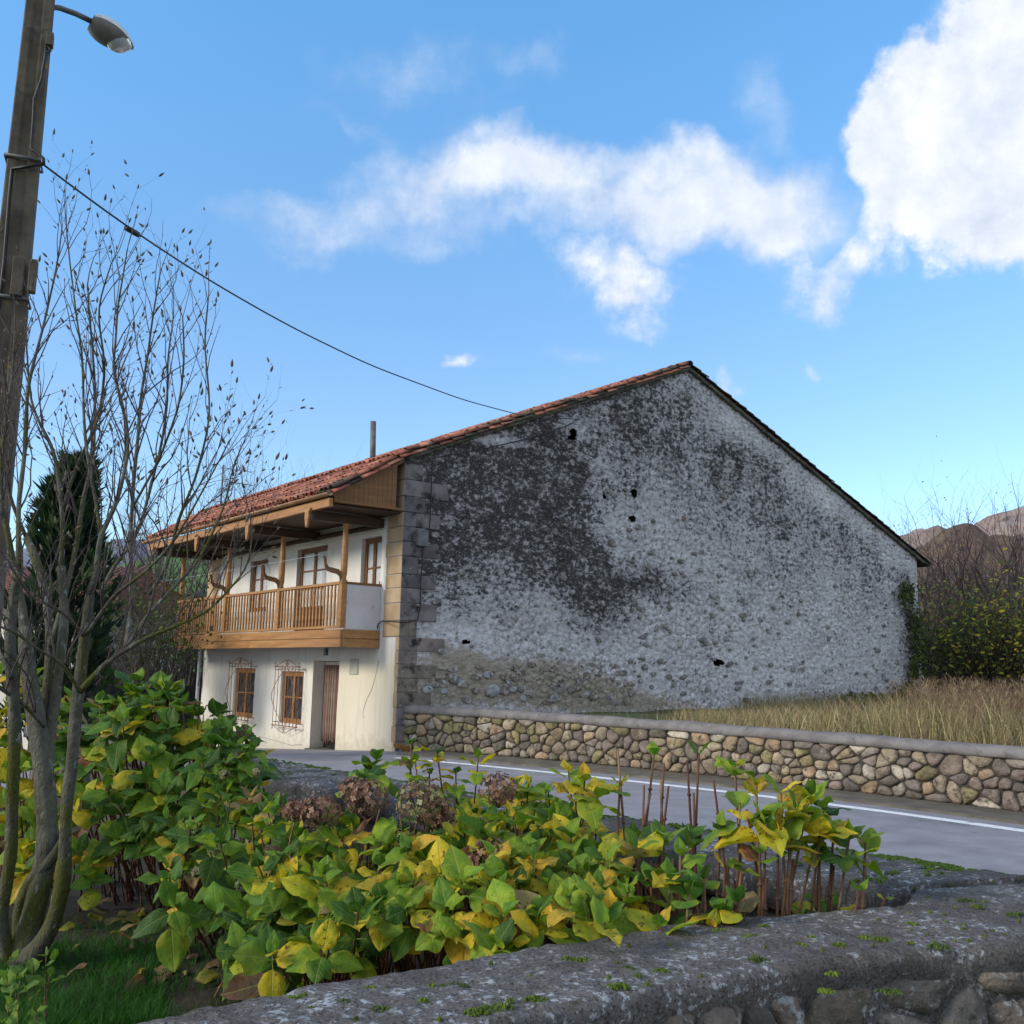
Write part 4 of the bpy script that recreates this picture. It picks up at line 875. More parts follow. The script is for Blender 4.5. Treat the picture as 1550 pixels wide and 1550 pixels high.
mb = MB(); mb.tube([(BX-.62, y, 4.45-.02*math.sin(k)) for k, y in enumerate(PY+[11.9])], .004, 4); o = mb.build('clothes_line', m_pipe, balc); o.location = -bo
# eaves carpentry
boxo('eave_beam', (EX-.05, .0, 5.44), (EX+.05, 12.3, 5.64), m_wood, house)
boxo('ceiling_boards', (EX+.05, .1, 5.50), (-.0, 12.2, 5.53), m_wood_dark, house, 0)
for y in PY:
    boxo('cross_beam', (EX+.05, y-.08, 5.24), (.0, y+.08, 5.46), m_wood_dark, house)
    mb = MB(); pl = [(-.15, 0), (-.15, -.06), (-.09, -.10), (-.10, -.22), (-.055, -.36), (-.045, -.42), (0, -.46), (.045, -.42), (.055, -.36), (.10, -.22), (.09, -.10), (.15, -.06), (.15, 0)]
    mb.prism(pl[::-1], 0, -.03, .03); o = mb.build('pendant_bracket', m_wood, house); o.location = (EX-.085, y, 5.50); o.modifiers.new('b', 'BEVEL').width = .008
wire('wall_plate', [(-.06, .9, 5.3), (-.06, 12, 5.3)], .07, m_wood_dark, house, 4)
boxo('render_ledge', (-.035, .74, 5.14), (.01, 11.0, 5.20), m_plaster, house, .01)
# half-round gutter
mb = MB(); n = 9; pts = []; r = .075
for y in (-.14, 12.55):
    for rr_ in (r, r-.008):
        for k in range(n): a = math.pi+math.pi*k/(n-1); pts.append((math.cos(a)*rr_, y, math.sin(a)*rr_))
fs = []
for k in range(n-1): fs += [(k, k+1, 2*n+k+1, 2*n+k), (n+k, 3*n+k, 3*n+k+1, n+k+1)]
fs += [(0, 2*n, 3*n, n), (n-1, 2*n-1, 4*n-1, 3*n-1)]+[(k, n+k, n+k+1, k+1) for k in range(n-1)]; mb.add(pts, fs)
g = mb.build('gutter', m_gutter, house, True); g.location = (-2.04, 0, 5.73)
for y in np.arange(.3, 12.4, .8): 
    o = wire('gutter_clip', [(math.cos(a)*.083, 0, math.sin(a)*.083) for a in np.linspace(math.pi, 2*math.pi, 8)], .007, m_gutter, g, 4); o.location = (0, y, 0)
# boarded verge triangle
for k in range(13):
    x0 = -1.84+k*.125; x1 = x0+.119; zt0, zt1 = roofz(x0)-.10, roofz(x1)-.10; zb_ = 5.60
    mb = MB(); mb.prism([(x0, zb_), (x1, zb_), (x1, max(zb_+.01, zt1)), (x0, max(zb_+.005, zt0))], 1, .03, .05); mb.build('verge_board', m_wood_side, house)
boxo('verge_shelf', (-1.86, -.05, 5.55), (-.10, .12, 5.60), m_wood_side, house)
mb = MB(); mb.prism([(-1.9, 5.66), (-.1, roofz(-.1)-.16), (-.1, roofz(-.1)-.09), (-1.9, 5.72)], 1, -.03, .03); mb.build('barge_board', m_wood_side, house)
# ---- roof
YR0, YR1 = -.13, 12.6
mb = MB()
for (a, b) in ((RL[0], RL[1]), (RL[1], RL[2]), (RR[0], RR[1])):
    P = [a, b]; d = (V3((b[0]-a[0], b[1]-a[1]))).normalized()
    mb.add([(a[0], YR0+.05, a[1]-.0), (b[0], YR0+.05, b[1]), (b[0], YR1, b[1]), (a[0], YR1, a[1]), (a[0], YR0+.05, a[1]-.07), (b[0], YR0+.05, b[1]-.07), (b[0], YR1, b[1]-.07), (a[0], YR1, a[1]-.07)],
           [(0, 1, 2, 3), (7, 6, 5, 4), (0, 4, 5, 1), (3, 2, 6, 7), (1, 5, 6, 2), (0, 3, 7, 4)])
roof = mb.build('roof', m_mort, house)
def tile_geo(seg=6, pan=False):
    Lt = .46; vs = []; r0, r1 = (.088, .108) if not pan else (.108, .09)
    for x, r in ((0, r0), (Lt, r1)):
        for rr_ in (r, r-.014):
            for k in range(seg+1):
                a = math.pi*k/seg; vs.append((x, math.cos(a)*rr_, math.sin(a)*rr_*.85*(-1 if pan else 1)+(.09 if pan else 0)))
    n = seg+1; fs = []
    for k in range(seg): fs += [(k, k+1, 2*n+k+1, 2*n+k), (n+k+1, n+k, 3*n+k, 3*n+k+1), (2*n+k, 2*n+k+1, 3*n+k+1, 3*n+k), (k+1, k, n+k, n+k+1)]
    fs += [(0, 2*n, 3*n, n), (n-1, 2*n-1, 4*n-1, 3*n-1)]
    return np.array(vs), fs
TV, TF = tile_geo(); PV, PF = tile_geo(4, True)
TCOL = [(.34, .115, .07), (.28, .095, .065), (.42, .16, .10), (.23, .085, .06), (.38, .15, .09), (.30, .14, .10), (.46, .21, .14)]
DCOL = [(.06, .05, .04), (.09, .065, .05), (.12, .07, .05), (.05, .05, .035), (.10, .085, .05)]
me_t = bpy.data.meshes.new('tile'); me_t.from_pydata([tuple(v) for v in TV], [], TF); me_t.materials.append(m_tile); me_t.polygons.foreach_set('use_smooth', [True]*len(TF))
me_d = me_t.copy(); me_d.materials.clear(); m_tiled = basic('mossy_dark_tile', (.05, .045, .035), (.10, .08, .06), 6, .95, bs=.6, obj=.6, spots=[((.10, .11, .03), 8, .55, .7), ((.24, .24, .2), 12, .64, .75)]); me_d.materials.append(m_tiled)
stuff = MB(); ntile = 0
def rowspots(P, step=.375):
    out = []; acc = .0; 
    pts = [V3((p[0], 0, p[1])) for p in P]; seg = [(pts[i], pts[i+1]) for i in range(len(pts)-1)]; tot = sum((b-a).length for a, b in seg); s = .02
    while s < tot-.2:
        q = s
        for a, b in seg:
            l = (b-a).length
            if q <= l: out.append((a.lerp(b, q/l), (b-a).normalized(), tot-s)); break
            q -= l
        s += step
    return out
def put_tiles(P, side):
    global ntile
    rows = rowspots(P); ncol = 56
    for ri, (p, d, rem) in enumerate(rows):
        n = V3((-d.z, 0, d.x)) if side < 0 else V3((-d.z, 0, d.x)); 
        if n.z < 0: n = -n
        for c in range(ncol):
            y = YR0+.10+c*.226
            for pan in (0, 1):
                if pan and c == ncol-1: continue
                yy = y+(.113 if pan else 0); jit = Euler((random.gauss(0, .05), random.gauss(0, .02)-.035, random.gauss(0, .03))).to_matrix()
                B = Matrix((d, (V3((0, 1, 0))), n)).transposed() @ jit; lift = .05 if not pan else -.015
                o_ = p+V3((0, yy, 0))+n*(lift+random.gauss(0, .005))+d*random.gauss(0, .012)
                indiv = not pan and ((side < 0 and (c < 3 or ri >= len(rows)-2)) or (side > 0 and c < 1)) and ntile < 296
                cset = TCOL if side < 0 else DCOL
                if side < 0 and c == 0 and random.random() < .25: cset = DCOL
                if ri >= len(rows)-2 and c < 3 and side < 0: cset = DCOL
                col = random.choice(cset); k = random.uniform(.75, 1.2)
                if indiv:
                    MX = B.to_4x4(); MX.translation = o_; inst('tile', me_t if side < 0 else me_d, roof, MX, None, [q*k for q in col]); ntile += 1
                else:
                    A = np.array(B); V = (TV if not pan else PV) @ A.T+np.array(o_)
                    stuff.add(V.tolist(), TF if not pan else PF, 0, [q*k for q in col])
put_tiles(RL, -1); put_tiles(RR, 1)
# second, lower verge course showing under the first
for (p, d, rem) in rowspots(RL, .40):
    n = V3((-d.z, 0, d.x)); n = n if n.z > 0 else -n
    for q in (0,):
        A = np.array((Matrix((d, V3((0, 1, 0)), n)).transposed() @ Euler((random.gauss(0, .08), -.03, random.gauss(0, .05))).to_matrix()))
        col = random.choice(TCOL+DCOL); stuff.add(((TV*np.array([1, .9, .9])) @ A.T+np.array(p+V3((0, YR0+.06, 0))+n*(-.045))).tolist(), TF, 0, col)
tag(stuff.build('tile_field', m_tilea, roof, True), kind='stuff')
for k in range(31):
    MX = Matrix(((0, -1, 0, 9.75), (1, 0, 0, YR0-.02+k*.41), (0, 0, 1, 11.16+random.gauss(0, .008)), (0, 0, 0, 1))) @ Matrix.Diagonal((1, 1.35, 1.3, 1)); o = inst('ridge_tile', me_d if k < 2 else me_t, roof, MX, None, random.choice(TCOL) if k > 1 else (.08, .07, .05))
# rough mortar bed under the verge
def verge(P, name, col=m_mort):
    mb = MB(); pts = []; rad = []
    n = 120
    PP = resample([V3((p[0], 0, p[1])) for p in P], n)
    for i, p in enumerate(PP):
        pts.append((p.x, -.05+.03*fb(p.x, 0, 0, 3), p.z-.085+.02*fb(p.x, 5, 0, 5))); rad.append(.055+.03*fb(p.x, 9, 0, 4))
    mb.tube(pts, rad, 7); mb.build(name, col, house, True)
m_vmort = basic('mossy_verge_mortar', (.06, .055, .04), (.15, .14, .11), 5, .95, bs=1, bd=.02, spots=[((.09, .10, .03), 4, .55, .7)])
verge(RL[:2], 'verge_mortar', m_vmort); verge([RR[0], (22.3, roofz(22.3))], 'verge_mortar', m_vmort)
# chimney pipe and aerial
xx, zz = gp(565, 690, 4.5); x2, zt = gp(565, 638, 4.5)
wire('chimney_pipe', [(xx, 4.5, roofz(xx)-.3), (x2, 4.5, zt)], .085, m_metal, roof, 12)
ya = 10.5; xa, _ = gp(333, 780, ya); zt = gp(333, 703, ya)[1]
ant = wire('roof_aerial', [(xa, ya, roofz(xa)-.6), (xa, ya, zt)], .03, m_metal, roof, 6)
mb = MB()
for (py, x0p, x1p) in ((708, 335, 381), (729, 340, 382), (758, 322, 360), (740, 333, 350)):
    a = gp(x0p, py, ya); b = gp(x1p, py+2, ya); mb.tube([(a[0], ya, a[1]), (b[0], ya, a[1])], .013, 4)
    for k in range(5):
        xk = a[0]+(b[0]-a[0])*k/4; mb.tube([(xk, ya-.35, a[1]), (xk, ya+.35, a[1])], .007, 4)
mb.build('aerial_rod', m_metal, ant, True)
# cables and box on the gable
def gpt(px, py, y=-.09): x, z = gp(px, py, y); return (x, y, z)
wire('wall_cable', [gpt(*q) for q in ((868, 640), (840, 652), (800, 664), (730, 680), (700, 685), (654, 694), (653, 740), (651, 790), (649, 812), (640, 832), (637, 880), (636, 920), (632, 938), (615, 942), (590, 941))]+[fpt(578, 940, -.07), fpt(573, 944, -.07), fpt(570, 952, -.07)], .016, m_black, house)
wire('wall_cable', [fpt(575, 880, -.05), fpt(571, 915, -.05), fpt(572, 950, -.05), fpt(571, 972, -.05)], .012, m_black, house)
a = gpt(630, 826, -.1); b = gpt(647, 803, -.1); boxo('junction_box', (a[0], -.17, a[2]), (b[0], -.04, b[2]), m_metal, house, .01)
ax_, az_ = gp(869, 636); o = wire('anchor_ring', [(ax_+math.cos(t)*.13, -.12, az_+math.sin(t)*.13) for t in np.linspace(0, 6.28, 16)], .02, m_pipe, house)
wire('anchor_bolt', [(ax_, 0, az_), (ax_, -.2, az_)], .025, m_metal, house)
# ------------------------------------------------------------ utility pole, lamp, overhead cable
def vpl(px, py, o, d):      # pixel ray meets the vertical plane through o along horizontal d
    r = ray(px, py); t = (o.x*d.y-o.y*d.x)/(r.x*d.y-r.y*d.x); return V3((r.x*t, r.y*t, EYE+r.z*t))
PX, PYW = -5.17, 10.0
pole = empty('utility_pole', (PX, PYW, GZ), 'tall weathered concrete pole with a street lamp arm at the left edge', 'pole', rz=R(20))
def ploc(w_): return pole_inv @ V3(w_)
pole_mat = Matrix.Translation((PX, PYW, GZ)) @ Matrix.Rotation(R(20), 4, 'Z'); pole_inv = pole_mat.inverted()
mb = MB(); hs = [0, 2.2, 2.22, 4.9, 4.92, 8.9]; ws = [.215, .20, .19, .170, .160, .125]
rings = []
for h, s in zip(hs, ws):
    q = s*.78; g = s*.28; rings.append([(-s, -q), (-g*1.2, -q), (-g, -q+.025), (g, -q+.025), (g*1.2, -q), (s, -q), (s, q), (-s, q)])
vs = [(x, y, h) for r_, h in zip(rings, hs) for x, y in r_]; n = 8
mb.add(vs, [(i*n+k, i*n+(k+1) % n, (i+1)*n+(k+1) % n, (i+1)*n+k) for i in range(len(hs)-1) for k in range(n)]+[tuple(5*n+k for k in range(n))])
o = mb.build('shaft', m_concrete, pole); bevel(o, .012, 1)
def arm_pt(px, py): return vpl(px, py, V3((PX, PYW, 0)), GX)
A = [arm_pt(72, 45), arm_pt(75, 20), arm_pt(80, 11), arm_pt(90, 12), arm_pt(115, 21), arm_pt(142, 34)]
wire('lamp_arm', [ploc(p) for p in A], .03, m_metal, pole, 8)
h0, h1 = arm_pt(138, 33), arm_pt(202, 74); Lh = (h1-h0); ll = Lh.length; dx = Lh.normalized(); side = V3((-dx.y, dx.x, 0)).normalized(); upv = dx.cross(side); upv = upv if upv.z > 0 else -upv
def lens_shell(a, b, hgt, wid, low):
    mb = MB(); nu, nv = 14, 10; vs = []
    for i in range(nu+1):
        u = i/nu; prof = math.sin(math.pi*min(1, .08+u*.92)**.8)**.55 if u < .999 else .12
        for j in range(nv+1):
            t = math.pi*j/nv; vs.append(ploc(h0+dx*(a+(b-a)*u)+side*math.cos(t)*wid*prof+upv*(math.sin(t)*hgt*prof*(-1 if low else 1))))
    fs = [(i*(nv+1)+j, i*(nv+1)+j+1, (i+1)*(nv+1)+j+1, (i+1)*(nv+1)+j) for i in range(nu) for j in range(nv)]; mb.add(vs, fs); return mb
lh = lens_shell(0, ll, .13, .20, False); lamp = lh.build('lamp_head', basic('lamp_grey_shell', (.55, .57, .58), (.65, .67, .68), 6, .4, bs=.05), pole, True)
lens_shell(0, ll*.98, .13, .195, True).build('lamp_body', basic('lamp_dark_under', (.16, .15, .14), (.24, .22, .2), 6, .5, bs=.1), lamp, True)
mg, tg, bgx = newmat('lamp_bowl_plastic'); bgx.inputs['Base Color'].default_value = (.75, .78, .78, 1); bgx.inputs['Roughness'].default_value = .2; bgx.inputs['Transmission Weight'].default_value = .45
lens_shell(ll*.42, ll*.97, .15, .15, True).build('lamp_bowl', mg, lamp, True)
def pp(px, py, Y=9.86): return ploc(Pd(px, py, Y))
wire('pole_cable', [pp(72, 50), pp(68, 90), pp(63, 120), pp(52, 150), pp(50, 190), pp(47, 225), pp(58, 232), pp(66, 240), pp(66, 250)], .018, m_black, pole)
wire('pole_cable', [pp(64, 248), pp(40, 252), pp(18, 256), pp(14, 300), pp(10, 350), pp(6, 400), pp(1, 440), pp(-8, 520)], .02, m_black, pole)
wire('pole_hook', [pp(70, 66), pp(74, 72), pp(77, 76), pp(74, 80), pp(70, 77)], .012, m_black, pole)
for py in (247, 456): 
    c = Pd(58-.085*py, py, 10); z = c.z-GZ; s = .16 if py > 300 else .145
    wire('clamp_band', [(-s-.02, -s*.8-.02, z), (s+.02, -s*.8-.02, z), (s+.02, s*.8+.02, z), (-s-.02, s*.8+.02, z), (-s-.02, -s*.8-.02, z)], .018, m_metal, pole, 5)
c = pp(47, 418); boxo('fixing_plate', (c.x-.02, c.y-.04, c.z-.17), (c.x+.05, c.y+.06, c.z+.17), m_concrete, pole, .005)
c = pp(73, 60); boxo('fixing_plate', (c.x-.02, c.y-.04, c.z-.07), (c.x+.05, c.y+.06, c.z+.07), m_concrete, pole, .005)
c = pp(28, 420); boxo('fixing_plate', (c.x-.06, c.y-.05, c.z-.2), (c.x+.05, c.y+.02, c.z+.2), m_concrete, pole, .005)
# overhead cable from the pole to the gable anchor
a0 = Pd(64, 248, 9.9); a1 = toW(gpt(868, 634, -.16)); dd = V3((a1.x-a0.x, a1.y-a0.y, 0)).normalized()
cpx = [(64, 248), (110, 284), (200, 349), (320, 427), (440, 495), (560, 553), (700, 605), (790, 629), (830, 633), (868, 634)]
ctl = [vpl(x, y, a0, dd) for x, y in cpx]; ctl = smooth_path(resample(ctl, 60), 6)
mb = MB(); mb.tube([p-a0 for p in ctl], .011, 5); oc = mb.build('overhead_cable', m_black, None, True); oc.location = a0
tag(oc, 'long black sagging cable from the concrete pole to the ring on the gable', 'cable')
c = vpl(200, 350, a0, dd); mb = MB(); mb.tube([c-a0-dd*.1, c-a0+dd*.1], .035, 6); mb.build('cable_joint', m_black, oc, True)
# ------------------------------------------------------------ magnolia-like bare tree in front
TY = 4.75
tree = empty('bare_tree', Pz(38, 1440, GZ), 'bare multi-stemmed tree with mossy limbs and fat winter buds, at the left', 'tree')
t0 = V3(tree.location)
def TP(x, y, dy=0): return Pd(x, y, TY+dy)-t0
def limb(mb, lst, dy0, dy1, n=6, rk=.76):
    P = []; Rr = []
    for i, (x, y, r) in enumerate(lst):
        t = i/(len(lst)-1); P.append(TP(x, y, dy0+(dy1-dy0)*t)); Rr.append(r*TY/1570*rk)
    m = len(P)*4; Q = smooth_path(resample(P, m), 3)
    d = [0]
    for a, b in zip(P[:-1], P[1:]): d.append(d[-1]+(b-a).length)
    rad = [float(np.interp(d[-1]*k/(m-1), d, Rr)) for k in range(m)]
    Q = [q+V3((noise.noise(q*3), noise.noise(q*3+V3((9, 9, 9))), 0))*.012 for q in Q]; rad = [r_*(1+.13*noise.noise(q*9)) for q, r_ in zip(Q, rad)]
    mb.tube(Q, rad, n); return Q, rad
trunk = MB()
limb(trunk, [(30, 1475, 36), (38, 1437, 28), (52, 1390, 22), (63, 1340, 20), (73, 1277, 21), (67, 1194, 21), (63, 1135, 20), (48, 1040, 17), (40, 985, 15), (38, 950, 13)], 0, .1, 10)
limb(trunk, [(42, 1455, 24), (66, 1428, 16), (84, 1400, 15), (95, 1340, 14), (99, 1256, 12), (107, 1151, 12), (119, 1047, 12), (128, 963, 10), (136, 900, 9)], -.02, -.25, 9)
limb(trunk, [(20, 1470, 16), (2, 1403, 13), (17, 1277, 12), (21, 1151, 13), (19, 1026, 12), (15, 942, 10), (28, 860, 9)], 0, -.35, 8)
limb(trunk, [(36, 1440, 18), (30, 1380, 13), (48, 1330, 11), (80, 1300, 10), (97, 1270, 9)], .06, -.02, 8)
limb(trunk, [(66, 1180, 15), (78, 1100, 12), (90, 1020, 11), (96, 940, 10), (94, 858, 9)], .08, .25, 8)
limb(trunk, [(60, 1120, 14), (72, 1040, 10), (76, 980, 10), (70, 900, 9), (55, 850, 9), (40, 815, 8)], .1, .45, 8)
tr_o = trunk.build('trunk', m_bark, tree, True)
TIPS = []
def grow(mb, p, d, ln, r, lvl):
    n = max(3, int(ln/.07)); pts = [p.copy()]; rad = [r]; q = p.copy(); d = d.normalized()
    for i in range(n):
        d = (d+V3((random.gauss(0, .14), random.gauss(0, .14), random.gauss(.05, .06)))).normalized(); q = q+d*(ln/n); pts.append(q.copy()); rad.append(r*(1-.62*(i+1)/n))
        if lvl > 0 and i > 0 and random.random() < (.62 if lvl > 1 else .40):
            s = V3((random.gauss(0, 1), random.gauss(0, 1), random.gauss(.2, .3))); s = (s-d*s.dot(d)).normalized()
            grow(mb, q, d*.72+s*.62, ln*random.uniform(.3, .55), rad[-1]*.72, lvl-1)
    mb.tube(pts, rad, 4 if r < .004 else 5, cap=False); TIPS.append((q, d))
    for k in range(1, n):
        if random.random() < .28:
            s = V3((random.gauss(0, 1), random.gauss(0, 1), .2)).normalized(); a = pts[k]; mb.tube([a, a+(d*.5+s)*.012], [rad[k]*.8+.001, .0012], 4, cap=False)
LIMBS = [([(41, 985, 17), (38, 950, 15), (30, 900, 12), (16, 840, 10), (2, 760, 8), (4, 680, 6), (16, 600, 5), (22, 500, 3)], .1, .15), ([(94, 858, 8), (97, 773, 7), (88, 719, 7), (77, 674, 6), (57, 634, 5), (45, 597, 4), (40, 520, 3)], .25, .5), ([(136, 900, 9), (148, 867, 8), (153, 807, 8), (173, 776, 7), (187, 730, 6), (196, 682, 6), (184, 603, 5), (170, 560, 4), (178, 470, 3), (190, 390, 2)], -.25, -.1),
  ([(190, 985, 9), (199, 920, 8), (199, 872, 7), (199, 773, 6), (207, 688, 6), (210, 617, 5), (219, 560, 4), (232, 470, 3), (242, 420, 2)], -.05, .15), ([(150, 900, 6), (170, 858, 6), (204, 824, 5), (230, 736, 5), (244, 674, 4), (255, 603, 4), (252, 540, 3), (262, 470, 2)], 0, .3),
  ([(225, 900, 6), (255, 858, 6), (270, 787, 5), (298, 719, 4), (318, 640, 3), (310, 520, 3), (316, 440, 2)], .1, -.15), ([(28, 860, 8), (28, 759, 7), (37, 674, 6), (43, 588, 5), (60, 500, 4), (82, 430, 3), (95, 340, 2)], -.35, -.1),
  ([(119, 1047, 9), (150, 1012, 8), (168, 996, 7), (218, 967, 6), (272, 946, 4.5), (320, 925, 3.5), (350, 890, 3), (372, 860, 2.4), (379, 825, 2), (381, 791, 1.6), (368, 735, 1.2)], -.28, -.6), ([(190, 985, 8), (225, 930, 7), (262, 890, 5), (300, 850, 4), (340, 770, 3), (352, 700, 2), (370, 665, 1.6)], -.3, .1),
  ([(153, 807, 6), (140, 740, 5), (130, 660, 5), (127, 590, 4), (120, 500, 3), (104, 400, 2.5), (100, 330, 2)], -.1, .2), ([(97, 773, 6), (118, 700, 5), (150, 640, 5), (160, 560, 4), (150, 470, 3), (168, 400, 2)], .3, .0),
  ([(75, 980, 10), (98, 900, 9), (118, 830, 8), (128, 760, 7), (140, 700, 6), (146, 620, 5), (140, 540, 4), (132, 430, 3)], .2, .5), ([(40, 815, 7), (20, 760, 6), (0, 700, 6), (-25, 640, 4), (-30, 560, 3)], .45, .2),
  ([(19, 1026, 8), (-10, 960, 7), (-30, 880, 6), (-50, 780, 5)], -.3, -.1), ([(199, 773, 4), (240, 700, 4), (268, 620, 3), (280, 540, 3), (276, 480, 2)], 0, -.3), ([(67, 1100, 7), (30, 1060, 6), (-5, 1040, 5), (-40, 990, 4)], .0, -.5),
  ([(119, 1047, 6), (90, 1000, 5), (60, 985, 4), (30, 960, 4), (-10, 945, 3)], -.3, -.7), ([(130, 960, 6), (170, 900, 5), (215, 870, 4), (255, 830, 3), (285, 780, 3), (330, 700, 2)], -.3, -.7), ([(126, 963, 6), (105, 935, 4), (75, 915, 4), (48, 905, 3), (25, 870, 3)], -.3, -.6)]
for li, (lst, a, b) in enumerate(LIMBS):
    mb = MB(); Q, rad = limb(mb, lst, a, b, 7, .50); br = mb.build('branch', m_bark, tree, True); 
    mb = MB(); n = len(Q); 
    for k in range(int(n*.15), n, 2):
        for _ in range(1 if rad[k] > .016 else random.choice([1, 1, 2])):
            g = (Q[min(k+1, n-1)]-Q[max(k-1, 0)]).normalized(); s = V3((random.gauss(0, 1), random.gauss(0, .9), random.uniform(-.2, .6))); s = (s-g*s.dot(g)).normalized()
            t = k/n; grow(mb, Q[k], g*.5+s*.5+V3((0, 0, .8)), random.uniform(.22, .55)*(1-.25*t), min(.0042, rad[k]*.6), 2 if random.random() < .5 else 1)
    grow(mb, Q[-1], (Q[-1]-Q[-4]), .22, rad[-1]*.8, 1); mb.build('twigs', m_twigd, br, True)
print('twig tips', len(TIPS))
bm_ = MB(); bl = [(0, .0025), (.006, .0048), (.013, .0055), (.022, .0035), (.030, .0006)]; bm_.tube([(0, 0, z) for z, r in bl], [r for z, r in bl], 6); b0 = bm_.build('bud', m_bud, tree, True); b0.location = TIPS[0][0]; b0.color = (.2, .16, .1, 1)
random.shuffle(TIPS); rest = MB()
for i, (p, d) in enumerate(TIPS):
    q = d.to_track_quat('Z', 'Y'); s = random.uniform(.55, 1.15)
    if i < 290: o = inst('bud', b0.data, tree, Matrix.LocRotScale(p, q, (s, s, s)), None, random.choice([(.07, .05, .04), (.11, .08, .05), (.06, .045, .04), (.16, .15, .07)]))
    elif random.random() < .6:
        M_ = Matrix.LocRotScale(p, q, (s, s, s)); rest.add([M_ @ V3(v) for v in bm_.v], bm_.f)
rest_o = tag(rest.build('bud_scatter', m_bud, tree, True), kind='stuff'); rest_o.color = (.08, .06, .045, 1)
# ------------------------------------------------------------ hydrangeas
def leaf_mesh(name, droop, fold, wav, wd=.31):
    curl = random.uniform(.1, .7); tw = random.uniform(-.5, .5)
    nu, nv = 6, 10; vs = []; uvs = []; ph = random.uniform(0, 6)
    for j in range(nv+1):
        t = j/nv; tt = max(0, (t-.10)/.90); w_ = 1.08*wd*(math.sin(math.pi*tt**.80)**.70)*(1-.42*tt**5) if tt > 0 else .012
        if t >= 1: w_ = .004
        for i in range(nu+1):
            u = (i/nu-.5)*2; x = u*max(w_, .012); z = (abs(u)**1.3*fold-abs(u)**3*curl)*w_-droop*t*t+wav*math.sin(t*11+ph+u*2.6)*abs(u)**1.5*w_+tw*u*w_*t+.012*math.sin(t*40)*abs(u); y = t*(1-droop*.25)
            vs.append((x, y, z)); uvs.append((.5+u*.5*(w_/wd), t))
    me = bpy.data.meshes.new(name); fs = [(j*(nu+1)+i, j*(nu+1)+i+1, (j+1)*(nu+1)+i+1, (j+1)*(nu+1)+i) for j in range(nv) for i in range(nu)]
    me.from_pydata(vs, [], fs); me.materials.append(m_leaf); uv = me.uv_layers.new(name='UVMap'); li = [v for p in me.polygons for v in p.vertices]
    uv.data.foreach_set('uv', [c for v in li for c in uvs[v]]); me.polygons.foreach_set('use_smooth', [True]*len(fs)); return me
LV = [leaf_mesh('leaf', d, f, w_, wd) for d, f, w_, wd in ((.2, .6, .35, .33), (.45, .9, .3, .31), (.7, .5, .4, .30), (.10, .35, .22, .32), (.28, .28, .15, .30), (.42, .5, .12, .30), (.18, .15, .22, .34), (.05, .6, .1, .27), (.55, .35, .2, .29), (.3, .75, .1, .31), (-.06, .4, .14, .29))]
GREEN = [(.065, .15, .02), (.09, .195, .022), (.05, .115, .02), (.12, .24, .025)]; LIME = [(.20, .32, .025), (.25, .36, .028), (.17, .28, .024)]; YEL = [(.55, .45, .025), (.62, .48, .03), (.44, .42, .025), (.58, .38, .035)]; ODD = [(.26, .11, .07), (.30, .20, .10), (.16, .08, .05), (.36, .26, .12)]
def lcol(yl, odd=.04):
    r = random.random(); s = random.uniform(.85, 1.15)
    c = random.choice(ODD) if r < odd else random.choice(YEL) if r < odd+yl*.5 else random.choice(LIME) if r < odd+yl*.5+.16+yl*.45 else random.choice(GREEN)
    return (c[0]*s, c[1]*s, c[2]*s)
